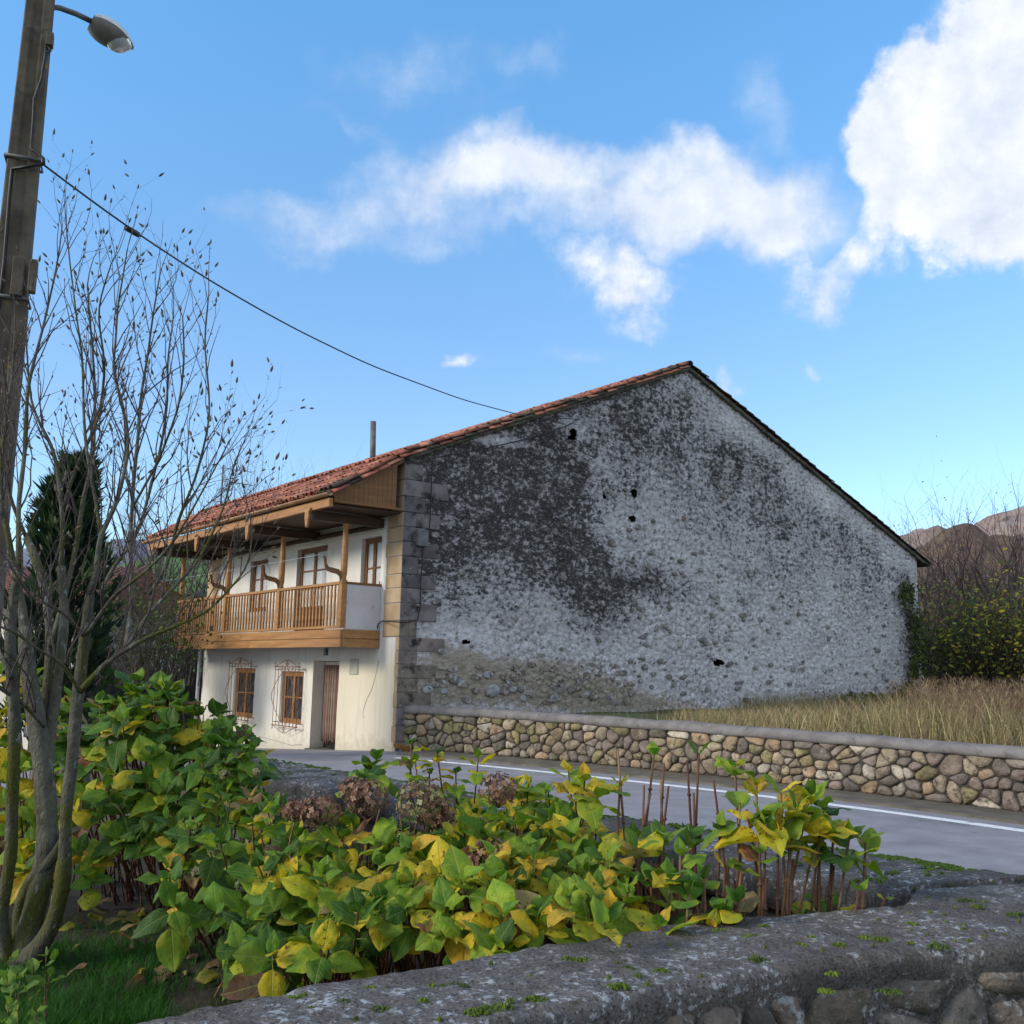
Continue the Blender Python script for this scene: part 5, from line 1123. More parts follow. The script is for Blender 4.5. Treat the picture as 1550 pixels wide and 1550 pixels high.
class Bush:
    def __init__(s, loc, label, cat='hydrangea', group='hydrangea bushes along the garden wall', name='hydrangea_bush'):
        s.o = empty(name, loc, label, cat, group); s.loc = V3(loc); s.canes = []; s.n = 0; s.cap = 298
    def leaf(s, p, d, nrm, size, col, me=None):
        y = d.normalized(); z = (nrm-y*nrm.dot(y)).normalized(); x = y.cross(z); M_ = Matrix((x, y, z)).transposed().to_4x4() @ Matrix.Diagonal((size*random.uniform(.88, 1.1), size, size, 1)); M_.translation = p-s.loc
        if s.n < s.cap: inst('leaf', me or random.choice(LV), s.o, M_, None, col); s.n += 1
    def whorl(s, tip, ax, pairs, size, yl, odd=.04, ph=None, spread=1.0, cols=None):
        ax = ax.normalized(); ph = random.uniform(0, math.pi) if ph is None else ph; u = ax.orthogonal().normalized(); v = ax.cross(u)
        for k in range(pairs):
            a = R([24, 50, 72, 88, 100][min(k, 4)]*spread+random.gauss(0, 7)); sz = size*[.5, .82, 1.0, 1.0, .9][min(k, 4)]*random.uniform(.85, 1.12); base = tip-ax*(.008+.028*k+.05*max(0, k-2))
            for sgn in (0, 1):
                if random.random() < .06 and k > 0: continue
                th = ph+k*math.pi/2+sgn*math.pi+random.gauss(0, .18); rd = u*math.cos(th)+v*math.sin(th); d = ax*math.cos(a)+rd*math.sin(a); nn = ax*math.sin(a)-rd*math.cos(a); d.z -= .12*k
                c = cols[random.randrange(len(cols))] if cols else lcol(yl*(.6 if k < 1 else 1.15), odd if k else odd*.3); s.leaf(base, d, nn+V3((0, 0, .25)), sz, c)
    def cane(s, tip, base, r=.005, col=None, nodes=True):
        mid = tip.lerp(base, .5)+V3((random.gauss(0, .03), random.gauss(0, .03), 0)); P = smooth_path(resample([base, mid, tip], 9), 2); s.canes.append(([p-s.loc for p in P], r))
        # bare lower nodes
    def done(s):
        for P, r in s.canes:
            mb = MB(); mb.tube(P, [r*(1.25-.5*i/(len(P)-1)) for i in range(len(P))], 5)
            for i in range(2, len(P)-1):
                if random.random() < .6: p = P[i]; mb.tube([p-V3((0, 0, .004)), p+V3((0, 0, .004))], r*1.5, 5)
            o = mb.build('stem', m_cane, s.o, True); o.color = random.choice([(.10, .04, .02), (.20, .12, .065), (.07, .03, .018), (.09, .035, .02), (.26, .18, .10)])+(1,)
    def flower(s, c, r, cols, name='flower_head'):
        mb = MB()
        for _ in range(int(150*(r/.07)**1.2)):
            d = V3((random.gauss(0, 1), random.gauss(0, 1), random.gauss(.15, 1))).normalized(); rr_ = r*random.uniform(.80, 1.05); p = d*rr_; p.z *= .82; u = d.orthogonal().normalized(); u = Matrix.Rotation(random.uniform(0, 6), 3, d) @ u; v = d.cross(u); q = random.uniform(.008, .013); col = random.choice(cols); f = random.uniform(.7, 1.3)
            for k in range(4):
                a = k*math.pi/2; e = u*math.cos(a)+v*math.sin(a); g = u*math.cos(a+1.57)+v*math.sin(a+1.57); cup = d*random.uniform(-.2, .5)*q
                mb.add([p, p+e*q*.6+g*q*.45, p+e*q*1.1+cup, p+e*q*.6-g*q*.45], [(0, 1, 2, 3)], 0, (col[0]*f, col[1]*f, col[2]*f))
        for _ in range(22):
            d = V3((random.gauss(0, 1), random.gauss(0, 1), random.gauss(.3, .8))).normalized(); mb.tube([V3((0, 0, -r*.9)), d*r*.5+V3((0, 0, -r*.3)), d*r*.85], .0014, 3, 0, False, (.10, .05, .03))
        o = mb.build(name, m_flower, s.o); o.location = c-s.loc; return o
def region(b, n, xs, tops, bots, d_near, d_far, size, yl, base_px, pairs=(2, 4), odd=.04, ycol=None, zfloor=.56):
    """stem tips spread through the crown's volume; higher tips stand further back"""
    b.cap = 238
    for i in range(n):
        x = random.uniform(xs[0], xs[-1]); tp, bt = np.interp(x, xs, tops), np.interp(x, xs, bots); f = random.random()**1.25; y = tp+(bt-tp)*f
        Y = d_far-(d_far-d_near)*f+random.gauss(0, .12); tip = Pd(x, y, Y); tip.z = max(tip.z, zfloor)
        ax = V3((random.gauss(0, .30), random.gauss(0, .25)-.55*f-.15, 1-.35*f)); yy = yl if ycol is None else ycol(x, y)
        b.whorl(tip, ax, random.randint(*pairs), size*random.uniform(.8, 1.15), yy, odd)
        bs = b.loc+V3((random.gauss(0, .13), random.gauss(0, .12), 0)); bs = bs.lerp(V3((tip.x, tip.y, bs.z)), .45); bs.z = GZ-.02
        if len(b.canes) < 60: b.cane(tip, bs, random.uniform(.0035, .0055))
    b.cap = 298
def gpos(px, py): return Pz(px, py, GZ)
m1 = random.seed(21)
b = Bush(gpos(235, 1335), 'tall broad hydrangea with large green leaves, just right of the bare tree')
region(b, 48, [95, 150, 210, 260, 320, 380], [1060, 1035, 1030, 1045, 1065, 1115], [1250, 1200, 1190, 1180, 1180, 1185], 5.1, 5.9, .18, .14, None)
for (x, y, Y) in [(130, 1205, 5.0), (165, 1190, 5.0), (150, 1240, 4.95), (245, 1205, 5.0), (255, 1165, 5.05), (180, 1270, 4.9), (120, 1290, 4.9), (150, 1300, 4.9), (140, 1335, 4.85), (225, 1150, 5.1), (110, 1230, 5.0)]:
    tip = Pd(x, y, Y); b.whorl(tip, V3((.1, -.6, .5)), 2, .20, .55, .08); b.cane(tip, b.loc+V3((random.gauss(-.2, .1), 0, 0)))
for (x, y) in ((205, 1030), (200, 1045)): b.whorl(Pd(x, y, 5.8), V3((.1, 0, 1)), 3, .19, .3)
b.done()
b = Bush(gpos(300, 1345), 'round green hydrangea standing nearest the cream facade, its top against the grilled window')
region(b, 52, [170, 220, 270, 320, 385], [1075, 1050, 1060, 1080, 1120], [1290, 1270, 1240, 1230, 1220], 4.9, 5.5, .175, .12, None, pairs=(2, 4))
b.done()
b = Bush(gpos(70, 1330), 'yellow-green hydrangea growing behind the bare tree at the left edge')
region(b, 46, [-60, 0, 60, 110], [1010, 1000, 1020, 1050], [1330, 1340, 1330, 1300], 5.2, 6.1, .18, .75, None, pairs=(2, 3)); b.done()
b = Bush(gpos(360, 1380), 'low mid-green hydrangea with tiny white florets between the tall one and the dried heads')
region(b, 46, [255, 300, 350, 400, 450], [1240, 1200, 1185, 1190, 1215], [1370, 1400, 1410, 1420, 1420], 3.95, 4.9, .14, .16, None, pairs=(2, 4), odd=.03)
for (x, y) in ((340, 1160), (352, 1172), (328, 1180), (372, 1150), (385, 1130), (365, 1135)): b.whorl(Pd(x, y, 4.9), V3((.2, -.2, 1)), 3, .13, .15)
b.whorl(Pd(378, 1205, 4.5), V3((0, -.1, 1)), 2, .13, 0, 1, cols=[(.30, .17, .10), (.26, .14, .09)])
b.done()
for (x, y, r) in ((325, 1285, .035), (298, 1320, .03), (318, 1330, .03), (388, 1168, .03), (340, 1172, .028), (365, 1340, .03), (395, 1352, .02), (322, 1358, .022)): b.flower(Pd(x, y, 4.1 if y > 1200 else 4.7), r*.75, [(.32, .33, .18), (.24, .28, .12), (.26, .19, .12)])
b = Bush(gpos(520, 1480), 'dense hydrangea carrying brown dried flower heads, in the middle of the bed')
region(b, 34, [390, 440, 500, 560, 610], [1250, 1255, 1250, 1240, 1240], [1440, 1460, 1450, 1400, 1370], 3.25, 4.1, .145, .40, None, odd=.05)
for (x, y) in ((570, 1150), (560, 1165)): b.whorl(Pd(x, y, 4.2), V3((0, 0, 1)), 3, .15, .1)
b.done()
BR = [(.27, .15, .095), (.21, .11, .07), (.34, .21, .14), (.15, .08, .055)]; BG = [(.26, .16, .09), (.32, .30, .12), (.20, .12, .08), (.36, .36, .18)]
for (x, y, r, c) in ((487, 1230, .080, BR), (556, 1208, .085, BR), (536, 1196, .06, BR), (447, 1226, .05, BR)): b.flower(Pd(x, y, 3.95), r, c); b.cane
b = Bush(gpos(680, 1475), 'hydrangea with a half-green dried head and spotted yellow leaves, right of the brown-headed one')
region(b, 34, [600, 660, 720, 790, 850], [1255, 1245, 1225, 1215, 1230], [1380, 1400, 1410, 1400, 1380], 3.2, 4.0, .148, .6, None, odd=.04)
for (x, y, s) in ((622, 1125, .11), (628, 1150, .1), (662, 1140, .1), (690, 1168, .10), (724, 1146, .11), (650, 1170, .08)):
    b.whorl(Pd(x, y, 4.15), V3((random.gauss(0, .1), 0, 1)), 3, s, .75, .12); b.cane(Pd(x, y, 4.15), gpos(x+5, 1440), .004)
b.done()
for (x, y, r, c) in ((638, 1213, .095, BG), (662, 1230, .07, BR), (755, 1195, .075, BR), (742, 1298, .075, BR)): b.flower(Pd(x, y, 3.9 if y < 1250 else 3.45), r, c)
b = Bush(gpos(850, 1470), 'hydrangea with big lime and yellow leaves leaning on the wall cap')
region(b, 36, [740, 800, 860, 920, 950], [1230, 1210, 1240, 1290, 1330], [1440, 1430, 1410, 1400, 1395], 2.95, 3.7, .15, .8, None, pairs=(2, 3), odd=.04)
for (x, y, Y, s) in ((885, 1180, 3.8, .14), (870, 1190, 3.8, .12), (915, 1300, 3.3, .16), (905, 1345, 3.2, .15), (825, 1400, 3.0, .15), (760, 1420, 3.0, .14), (700, 1405, 3.1, .14), (650, 1410, 3.15, .13), (960, 1270, 3.5, .16), (850, 1360, 3.1, .15)):
    tip = Pd(x, y, Y); b.whorl(tip, V3((random.gauss(0, .3), -.35, .8)), 2 if y > 1250 else 3, s, .8, .06); b.cane(tip, gpos(x-10, 1460), .005)
b.done()
b = Bush(gpos(1090, 1455), 'sparse hydrangea of tall bare canes topped with yellow and brown-edged leaves, at the right')
T6 = [(938, 1188, 3.9, .10, 2, .9), (990, 1142, 3.95, .10, 1, .7), (1058, 1140, 3.95, .12, 1, .5), (1112, 1160, 3.8, .13, 2, .8), (1182, 1200, 3.5, .16, 3, .55), (1160, 1246, 3.4, .17, 3, .95), (1178, 1256, 3.4, .15, 2, 1.0), (1245, 1222, 3.6, .14, 2, .25),
      (1240, 1262, 3.45, .15, 2, .9), (1285, 1270, 3.5, .13, 3, .45), (1310, 1275, 3.5, .12, 2, .3), (1300, 1346, 3.3, .09, 1, 1.0), (1340, 1358, 3.45, .06, 1, .4), (1098, 1310, 3.35, .11, 1, .9), (1122, 1318, 3.35, .11, 1, 1.), (1045, 1268, 3.6, .11, 2, .1), (965, 1285, 3.4, .17, 3, .45),
      (1042, 1352, 3.15, .14, 3, .12), (1090, 1375, 3.1, .14, 2, .2), (1015, 1330, 3.2, .13, 2, .3), (1215, 1385, 3.5, .12, 2, .8), (1258, 1372, 3.6, .1, 2, .1), (1080, 1400, 3.05, .10, 1, 1.), (1145, 1190, 3.7, .12, 2, .9), (1000, 1400, 3.0, .12, 2, .6),
      (1120, 1215, 3.5, .12, 3, .9), (1205, 1225, 3.45, .12, 3, .9), (1225, 1205, 3.6, .11, 3, .6), (1195, 1275, 3.4, .11, 2, .95), (1262, 1255, 3.5, .11, 3, .7), (1090, 1255, 3.5, .11, 2, .9), (1150, 1290, 3.35, .10, 2, .8), (1230, 1290, 3.5, .10, 2, .8),
      (1000, 1262, 3.5, .12, 3, .35), (985, 1330, 3.25, .13, 3, .45), (1065, 1330, 3.2, .11, 2, .3), (950, 1350, 3.15, .13, 3, .7), (1030, 1295, 3.35, .11, 2, .4), (1118, 1365, 3.1, .10, 2, .3)]
for (x, y, Y, s, k, yl) in T6:
    tip = Pd(x, y, Y); b.whorl(tip, V3((random.gauss(.05, .15), -.15, 1)), k, s*(1.28 if s < .13 else 1.12), yl, .03, spread=.95 if k > 1 else 1.6); fx = .90*x+.10*1080-8 if x > 1100 else x+6
    bs = Pz(fx, 1500, GZ); bs.y = Y-.1; bs.x = tip.x-.04-(.12 if x > 1200 else 0); b.cane(tip, V3((bs.x, bs.y, GZ)), .0055)
for (x, y, Y) in ((975, 1188, 3.85), (1000, 1182, 3.85), (1012, 1190, 3.8), (1040, 1150, 3.9), (935, 1135, 3.9), (1080, 1180, 3.8), (1130, 1225, 3.5), (985, 1200, 3.8), (1050, 1200, 3.7), (1005, 1155, 3.9), (1240, 1300, 3.5), (1262, 1310, 3.5), (1200, 1300, 3.4), (1160, 1330, 3.3), (1110, 1340, 3.4)):
    tip = Pd(x, y, Y); b.cane(tip, V3((tip.x-.03+random.gauss(0, .05), Y-.05, GZ)), .0055)
for k in range(46):
    x = random.uniform(860, 1130); y = random.uniform(1290, 1400); Y = random.uniform(3.3, 4.0); tip = Pd(x, y, Y); b.cane(tip, V3((tip.x+random.gauss(0, .06), Y, GZ)), .0055)
b.done()
b = Bush(gpos(770, 1420), 'middle hydrangea filling the gap behind the dark dried head, near the parapet')
region(b, 26, [620, 700, 780, 860, 940], [1200, 1190, 1185, 1200, 1240], [1330, 1330, 1320, 1310, 1320], 3.6, 4.5, .145, .7, None, odd=.05)
for (x, y, s) in ((860, 1165, .12), (800, 1185, .12), (905, 1195, .12), (830, 1200, .11)): b.whorl(Pd(x, y, 4.2), V3((random.gauss(0, .1), 0, 1)), 3, s, .7, .08); b.cane(Pd(x, y, 4.2), gpos(x, 1430), .004)
b.done()
b = Bush(gpos(460, 1430), 'leafy hydrangea just left of the brown dried heads, spilling over the soil')
region(b, 24, [330, 400, 470, 540, 600], [1215, 1215, 1225, 1240, 1250], [1450, 1470, 1475, 1440, 1400], 3.4, 4.4, .14, .3, None, odd=.05); b.done()
# dark crowded canes inside the bed: separate woody clumps behind the leaves
b = Bush(gpos(620, 1440), 'tangle of bare dark canes behind the leafy hydrangeas, against the parapet', cat='hydrangea')
for k in range(150):
    x = random.uniform(430, 900); Y = random.uniform(4.0, 4.7); tip = Pd(x, random.uniform(1225, 1330), Y); b.cane(tip, V3((tip.x+random.gauss(0, .1), Y+random.gauss(0, .05), GZ)), .0045)
    if k % 3 == 0: b.whorl(tip, V3((random.gauss(0, .3), -.2, 1)), 2, .13, .25)
b.done()
b = Bush(gpos(40, 1520), 'small pale green sprouting plant beside the foot of the bare tree', 'plant', None, 'garden_plant')
for (x, y, Y) in ((20, 1450, 3.7), (50, 1462, 3.7), (70, 1445, 3.7), (10, 1480, 3.6), (40, 1500, 3.55), (15, 1520, 3.5), (55, 1530, 3.5), (5, 1545, 3.45), (75, 1475, 3.7), (30, 1480, 3.6)):
    tip = Pd(x, y, Y); b.whorl(tip, V3((random.gauss(0, .4), -.3, .8)), 2, .085, .3, 0, cols=[(.12, .24, .03), (.16, .28, .04), (.09, .18, .03)]); b.cane(tip, V3((tip.x, tip.y+.05, GZ)), .002)
b.done()
# lawn blades and litter
def blades(mb, p, h, w_, lean, col, seg=2):
    a = random.uniform(0, 6.28); u = V3((math.cos(a), math.sin(a), 0)); l = V3((random.gauss(0, lean), random.gauss(0, lean), 0)); vs = []; fs = []
    for k in range(seg): t = k/seg; c = p+V3((0, 0, h*t))+l*(h*t*t); vs += [c-u*w_*(1-t*.7), c+u*w_*(1-t*.7)]
    vs.append(p+V3((0, 0, h))+l*h); fs = [(2*k, 2*k+1, 2*k+3, 2*k+2) for k in range(seg-1)]+[(2*seg-2, 2*seg-1, 2*seg)]
    mb.add(vs, fs, 0, col)
mb = MB()
for _ in range(30000):
    x, y = random.uniform(-40, 480), 1390+170*random.random()**.8; p = gpos(x, y); p.z = GZ+.035*fb(p.x, p.y, 0, 1.3)-.005
    dens = (.95 if x < 250 and y > 1430 else .25)+.6*fb(p.x, p.y, 5, 1.7)
    if random.random() > dens: continue
    f = random.uniform(.6, 1.4); blades(mb, p, random.uniform(.02, .065), .0016, .5, (.035*f, .14*f, .012))
tag(mb.build('lawn_grass', m_blade), 'short bright green grass under the bare tree at the bottom left', 'grass', kind='stuff')
lit = [(160, 1390), (195, 1400), (270, 1475), (305, 1430), (230, 1430), (350, 1440), (430, 1450), (415, 1430), (440, 1495), (330, 1400), (380, 1470), (150, 1375), (260, 1395), (300, 1455), (345, 1465), (395, 1480), (215, 1380), (180, 1420), (285, 1410), (370, 1420), (240, 1460), (320, 1485), (400, 1455), (455, 1470), (130, 1400), (205, 1445), (350, 1395), (275, 1440), (310, 1415), (385, 1445)]
lit += [(random.uniform(110, 470), random.uniform(1370, 1500)) for _ in range(50)]
LK = [((.30, .24, .12), 'tan'), ((.22, .13, .09), 'reddish brown'), ((.36, .30, .14), 'pale straw-coloured'), ((.16, .09, .07), 'dark brown'), ((.34, .30, .05), 'yellow')]
for i, (x, y) in enumerate(lit):
    p = gpos(x, y); p.z += .02+.02*random.random(); kind_ = random.choice(LK); c = kind_[0]
    o = inst('fallen_leaf', random.choice(LV), None, Matrix.LocRotScale(p, Euler((random.gauss(0, .4), random.gauss(0, .4), random.uniform(0, 6))), (.08+.04*random.random(), .11, .12)), None, c)
    tag(o, kind_[1]+' fallen leaf lying on the '+('short grass near the bare tree' if x < 230 else 'dark soil below the tall hydrangea' if x < 340 else 'soil beside the foreground wall'), 'leaf', kind_[1]+' fallen leaves on the '+('grass' if x < 230 else 'soil' if x < 340 else 'wall side'))
# ------------------------------------------------------------ dry grass on the lot
mb = MB(); A = offset(WB, -.35)
SC = [(.40, .31, .15), (.46, .37, .19), (.30, .21, .11), (.24, .16, .08), (.12, .15, .035), (.52, .43, .24)]
for _ in range(24000):
    i = random.random()**.75*59; k = int(i); a = A[min(k, 58)].lerp(A[min(k, 58)+1], i-min(k, 58)); back = random.uniform(0, 1)**1.2*(1+.22*k); p = a+(AY*.35+GX*.75).normalized()*back
    l = toL((p.x, p.y, 0)); 
    if l.y > -.12: continue
    px, _ = proj((p.x, p.y, .9))
    if px < 1035+60*noise.noise(V3((back, 0, 0))): 
        if random.random() > .02: continue
    g = max(.25, min(1, (px-1000)/400)); h = (.25+.62*g*random.random())*random.uniform(.6, 1.25); f = random.uniform(.7, 1.3); c = random.choice(SC)
    blades(mb, V3((p.x, p.y, .78)), h, random.uniform(.004, .009), .38, (c[0]*f, c[1]*f, c[2]*f), 3)
for _ in range(2500):      # along the foot of the gable
    x = random.uniform(11.5, 23); p = toW((x, -.15-abs(random.gauss(0, .8)), 0)); h = random.uniform(.25, .75)*min(1, (x-6)/6); c = random.choice(SC); blades(mb, V3((p.x, p.y, .8)), h, .009, .3, c, 3)
for _ in range(2600):      # taller brown seed stalks towards the right
    i = random.uniform(30, 59); k = int(i); a = A[min(k, 58)].lerp(A[min(k, 58)+1], i-min(k, 58)); p = a+(AY*.35+GX*.75).normalized()*random.uniform(1.5, 12)
    l = toL((p.x, p.y, 0)); px, _ = proj((p.x, p.y, .9))
    if l.y > -.3 or px < 1330+150*random.random(): continue
    c = random.choice([(.20, .12, .08), (.26, .17, .10), (.16, .10, .07), (.34, .25, .13)]); h = random.uniform(.7, 1.25); blades(mb, V3((p.x, p.y, .8)), h, .006, .22, c, 3)
    for q in range(5): t = random.uniform(.7, 1); blades(mb, V3((p.x+random.gauss(0, .03), p.y, .8+h*t*.9)), .10, .008, .8, c, 2)
tag(mb.build('dry_grass', m_blade), 'tall straw-coloured dry grass behind the fieldstone wall', 'grass', kind='stuff')
# ------------------------------------------------------------ background plants
def bare(mb, p, d, ln, r, lvl, col, up=.12, w_=.2, nk=.8):
    n = max(3, int(ln/.45)) if lvl else 3; pts = [p.copy()]; rad = [r]; q = p.copy(); d = d.normalized()
    for i in range(n):
        d = (d+V3((random.gauss(0, w_), random.gauss(0, w_), random.gauss(up, .08)))).normalized(); q = q+d*ln/n; pts.append(q.copy()); rad.append(r*(1-.75*(i+1)/n))
        if lvl > 0 and random.random() < nk: 
            s = V3((random.gauss(0, 1), random.gauss(0, 1), random.gauss(.2, .3))).normalized(); bare(mb, q, d*.7+s*.7, ln*random.uniform(.35, .6), rad[-1]*.6, lvl-1, col, up, w_, nk)
    mb.tube(pts, rad, 4 if r < .05 else 6, 0, False, col)
def bare_tree(px, py_base, py_top, Y, label, col=(.11, .085, .08), lean=(0, 0), lvl=3, leaves=0, lc=None, group=None, zb=None, r=None, multi=1, spread=.3):
    base = Pd(px, py_base, Y); top = Pd(px, py_top, Y); H = top.z-base.z; o = empty('winter_tree', base, label, 'tree', group); mb = MB(); 
    for k in range(multi): bare(mb, V3((random.gauss(0, .15), random.gauss(0, .15), 0)), V3((lean[0]+random.gauss(0, spread if multi > 1 else .05), lean[1]+random.gauss(0, spread if multi > 1 else .05), 1)), H*random.uniform(.74, .9), r or H*.013, lvl, col)
    mb.build('trunk', m_twig, o)
    if leaves: leafmass(o, mb.v, leaves, lc)
    return o
def leafmass(o, pts, n, cols, size=.05, jitter=.12, name='crown'):
    mb = MB()
    for _ in range(n):
        p = V3(random.choice(pts))+V3((random.gauss(0, jitter), random.gauss(0, jitter), random.gauss(0, jitter)))
        if p.z < .2: continue
        u = V3((random.gauss(0, 1), random.gauss(0, 1), random.gauss(0, 1))).normalized(); v = u.orthogonal().normalized(); s = size*random.uniform(.6, 1.4); c = random.choice(cols); f = random.uniform(.7, 1.3)
        mb.add([p-u*s, p+v*s*.6, p+u*s, p-v*s*.6], [(0, 1, 2, 3)], 0, (c[0]*f, c[1]*f, c[2]*f))
    tag(mb.build(name, m_blade, o), kind='stuff')
def shrub(px, py, Y, wpx, hpx, label, ntw, nlv, cols, stem=(.07, .05, .045), group=None, size=.05, name='shrub', lvl=2):
    base = Pd(px, py, Y); base.z = min(base.z, 1.2); k = Y/1570; H = hpx*k; Wd = wpx*k/2; o = empty(name, base, label, 'shrub', group); mb = MB()
    for _ in range(ntw):
        a = random.uniform(0, 6.28); rr_ = random.random()**.6; x, y = math.cos(a)*rr_*Wd*.7, math.sin(a)*rr_*min(Wd, 2.2)*.7
        bare(mb, V3((x, y, 0)), V3((x*.35/max(.3, Wd)*1.2, y*.2/max(.3, Wd), 1)), H*random.uniform(.6, 1.0)*(1-.3*rr_), .018, lvl, stem, .02, .16, .75)
    mb.build('stems', m_twig, o)
    if nlv: leafmass(o, mb.v, nlv, cols, size, .16, 'foliage')
    return o
random.seed(33)
LG = [(.05, .085, .018), (.075, .11, .02), (.035, .06, .015), (.12, .14, .02)]; LY = LG+[(.32, .26, .02), (.40, .31, .02), (.26, .26, .03)]
gr = 'autumn shrubs beyond the gable'
shrub(1462, 1066, 41, 90, 175, 'green-leaved shrub half hiding the cream cottage', 60, 3400, LG+[(.2, .2, .02)], group=gr, size=.085)
shrub(1515, 1070, 36, 130, 170, 'dark thorny shrub dotted with bright yellow leaves at the right edge', 110, 1500, LY, stem=(.035, .018, .016), group=gr, size=.09)
shrub(1580, 1072, 35, 130, 190, 'olive leafy shrub at the extreme right edge of the view', 60, 1800, LY, group=gr, size=.08)
shrub(1490, 1060, 46, 190, 225, 'tall brown twiggy thicket behind the yellow-leaved shrub', 130, 900, [(.2, .2, .02), (.14, .15, .02), (.3, .22, .03)], stem=(.10, .07, .065), group=gr, size=.07, lvl=3)
for (x, t, Y, ln_, lb) in ((1446, 768, 44, -.16, 'thin leaning bare tree with dark seed clusters right of the roof eave'), (1400, 800, 45, -.08, 'slender bare sapling just beyond the roof eave'), (1475, 835, 46, .05, 'bare brown tree in the middle of the thicket'), (1515, 800, 44, .1, 'bare spreading tree below the rocky hilltop'), (1552, 780, 42, .0, 'tall bare tree at the right edge against the hill')):
    bare_tree(x+18*(ln_ < 0), 1050, t, Y, lb, (.085, .062, .062), (ln_, 0), 3, 120, [(.07, .045, .045), (.10, .07, .06)], 'bare trees beyond the gable', multi=4, spread=.14, r=.1)
# ivy and pier at the right end of the gable
iv = empty('ivy', toW((21.3, -.2, .9)), 'dark green ivy climbing the far right corner of the gable', 'ivy')
mb = MB()
for (cx, cy, rx, ry, n) in ((1372, 900, 9, 16, 170), (1384, 945, 8, 26, 190), (1386, 985, 7, 22, 110), (1372, 1055, 18, 16, 300), (1384, 1015, 8, 16, 110), (1330, 1062, 30, 10, 260), (1290, 1062, 25, 10, 160)):
    for _ in range(n):
        x, z = gp(random.gauss(cx, rx*.6), random.gauss(cy, ry*.6), -.15); p = toW((x, -.14-abs(random.gauss(0, .14)), z))-V3(iv.location); u = V3((random.gauss(0, 1), random.gauss(0, .5), random.gauss(0, 1))).normalized(); v = u.cross(AY).normalized() if abs(u.dot(AY)) < .9 else u.orthogonal(); s = random.uniform(.04, .10); c = random.choice(LG); mb.add([p-u*s, p+v*s*.8, p+u*s, p-v*s*.8], [(0, 1, 2, 3)], 0, c)
tag(mb.build('foliage', m_blade, iv), kind='stuff')
# small cream cottage beyond the gable
cw = Pd(1425, 1060, 60); cot = empty('cream_cottage', (cw.x, cw.y, -.3), 'small cream cottage with maroon roof seen through the shrubs beyond the gable', 'cottage', rz=R(12))
zt = Pd(1425, 975, 60).z+.3; zr = Pd(1425, 945, 60).z+1.1
mb = MB(); mb.box((-6, 0, 0), (5, 6, zt)); mb.build('wall', basic('cream_wall', (.50, .44, .30), (.60, .53, .38), 1, .9), cot)
mb = MB(); mb.prism([(-.5, zt), (3, zr), (6.5, zt), (6.5, zt-.15), (-.5, zt-.15)], 0, -6.4, 5.4); cr_ = mb.build('roof', basic('maroon_roof', (.16, .075, .07), (.22, .11, .10), 2, .9), cot)
mb = MB()
for k in range(40): mb.tube([(-6.3+k*.3, -.5, zt+.02), (-6.3+k*.3, 3, zr+.02)], .07, 5)
tag(mb.build('tile_ridges', basic('maroon_tile', (.16, .08, .075), (.24, .12, .11), 5, .9), cr_, True), kind='stuff')
for wx in (-3.4, -.8, 2.2): f_ = boxo('window', (wx, -.05, 1.0), (wx+.9, .02, 2.2), m_frame, cot); boxo('pane', (wx+.1-wx-.45, -.045, .1-.6), (wx+.8-wx-.45, -.04, 1.1-.6), m_glass, f_, 0)
# wire across the thicket
mb = MB(); a = Pd(1400, 885, 35); c = Pd(1620, 896, 33); mb.tube([(0, 0, 0)]+[(c-a)*t+V3((0, 0, -.12*math.sin(math.pi*t))) for t in (.25, .5, .75, 1)], .012, 4); o = mb.build('fence_wire', m_black); o.location = a; tag(o, 'thin dark wire crossing the shrubs at the right', 'wire')
# left background: conifer, cottage, thicket, dark wall
base = Pd(88, 1010, 21); base.z = -.5; con = empty('conifer', base, 'dark green conifer behind the bare tree at the left', 'tree'); topz = Pd(80, 690, 21).z+.5
mb = MB(); mb.tube([(0, 0, 0), (.1, 0, topz*.6), (0, 0, topz*.95)], [.22, .12, .03], 7, 0, True, (.07, .05, .035)); mb.build('trunk', m_twig, con)
mb = MB()
for _ in range(2600):
    t = random.random()**.8; z = topz*(.12+.86*t); a = random.uniform(0, 6.28); rad_ = 1.3*(1-t)**.45*(.85+.75*noise.noise(V3((math.cos(a)*1.2, math.sin(a)*1.2, z*1.1))))+.05; rr_ = rad_*random.random()**.4; p = V3((math.cos(a)*rr_, math.sin(a)*rr_, z))
    out = V3((math.cos(a)*.6, math.sin(a)*.6, random.uniform(.4, 1.2))).normalized(); sd_ = out.orthogonal().normalized(); sd_ = Matrix.Rotation(random.uniform(0, 6), 3, out) @ sd_; l = random.uniform(.18, .45); c = random.choice([(.018, .045, .02), (.03, .07, .02), (.012, .03, .016), (.045, .085, .02)])
    for q in range(3): o2 = (out+V3((random.gauss(0, .25), random.gauss(0, .25), random.gauss(0, .2)))).normalized(); mb.add([p-sd_*.05, p+o2*l, p+sd_*.05], [(0, 1, 2)], 0, c)
tag(mb.build('crown', m_blade, con), kind='stuff')
cw = Pd(45, 1000, 33); co2 = empty('white_cottage', (cw.x, cw.y, -1.2), 'low white cottage with a reddish tiled roof glimpsed through the bare tree at the left', 'cottage', rz=R(-14)); zt = Pd(45, 905, 33).z+1.2; zr = Pd(45, 868, 33).z+1.4
mb = MB(); mb.box((-6, 0, 0), (1.6, 6, zt)); mb.build('wall', m_plaster, co2)
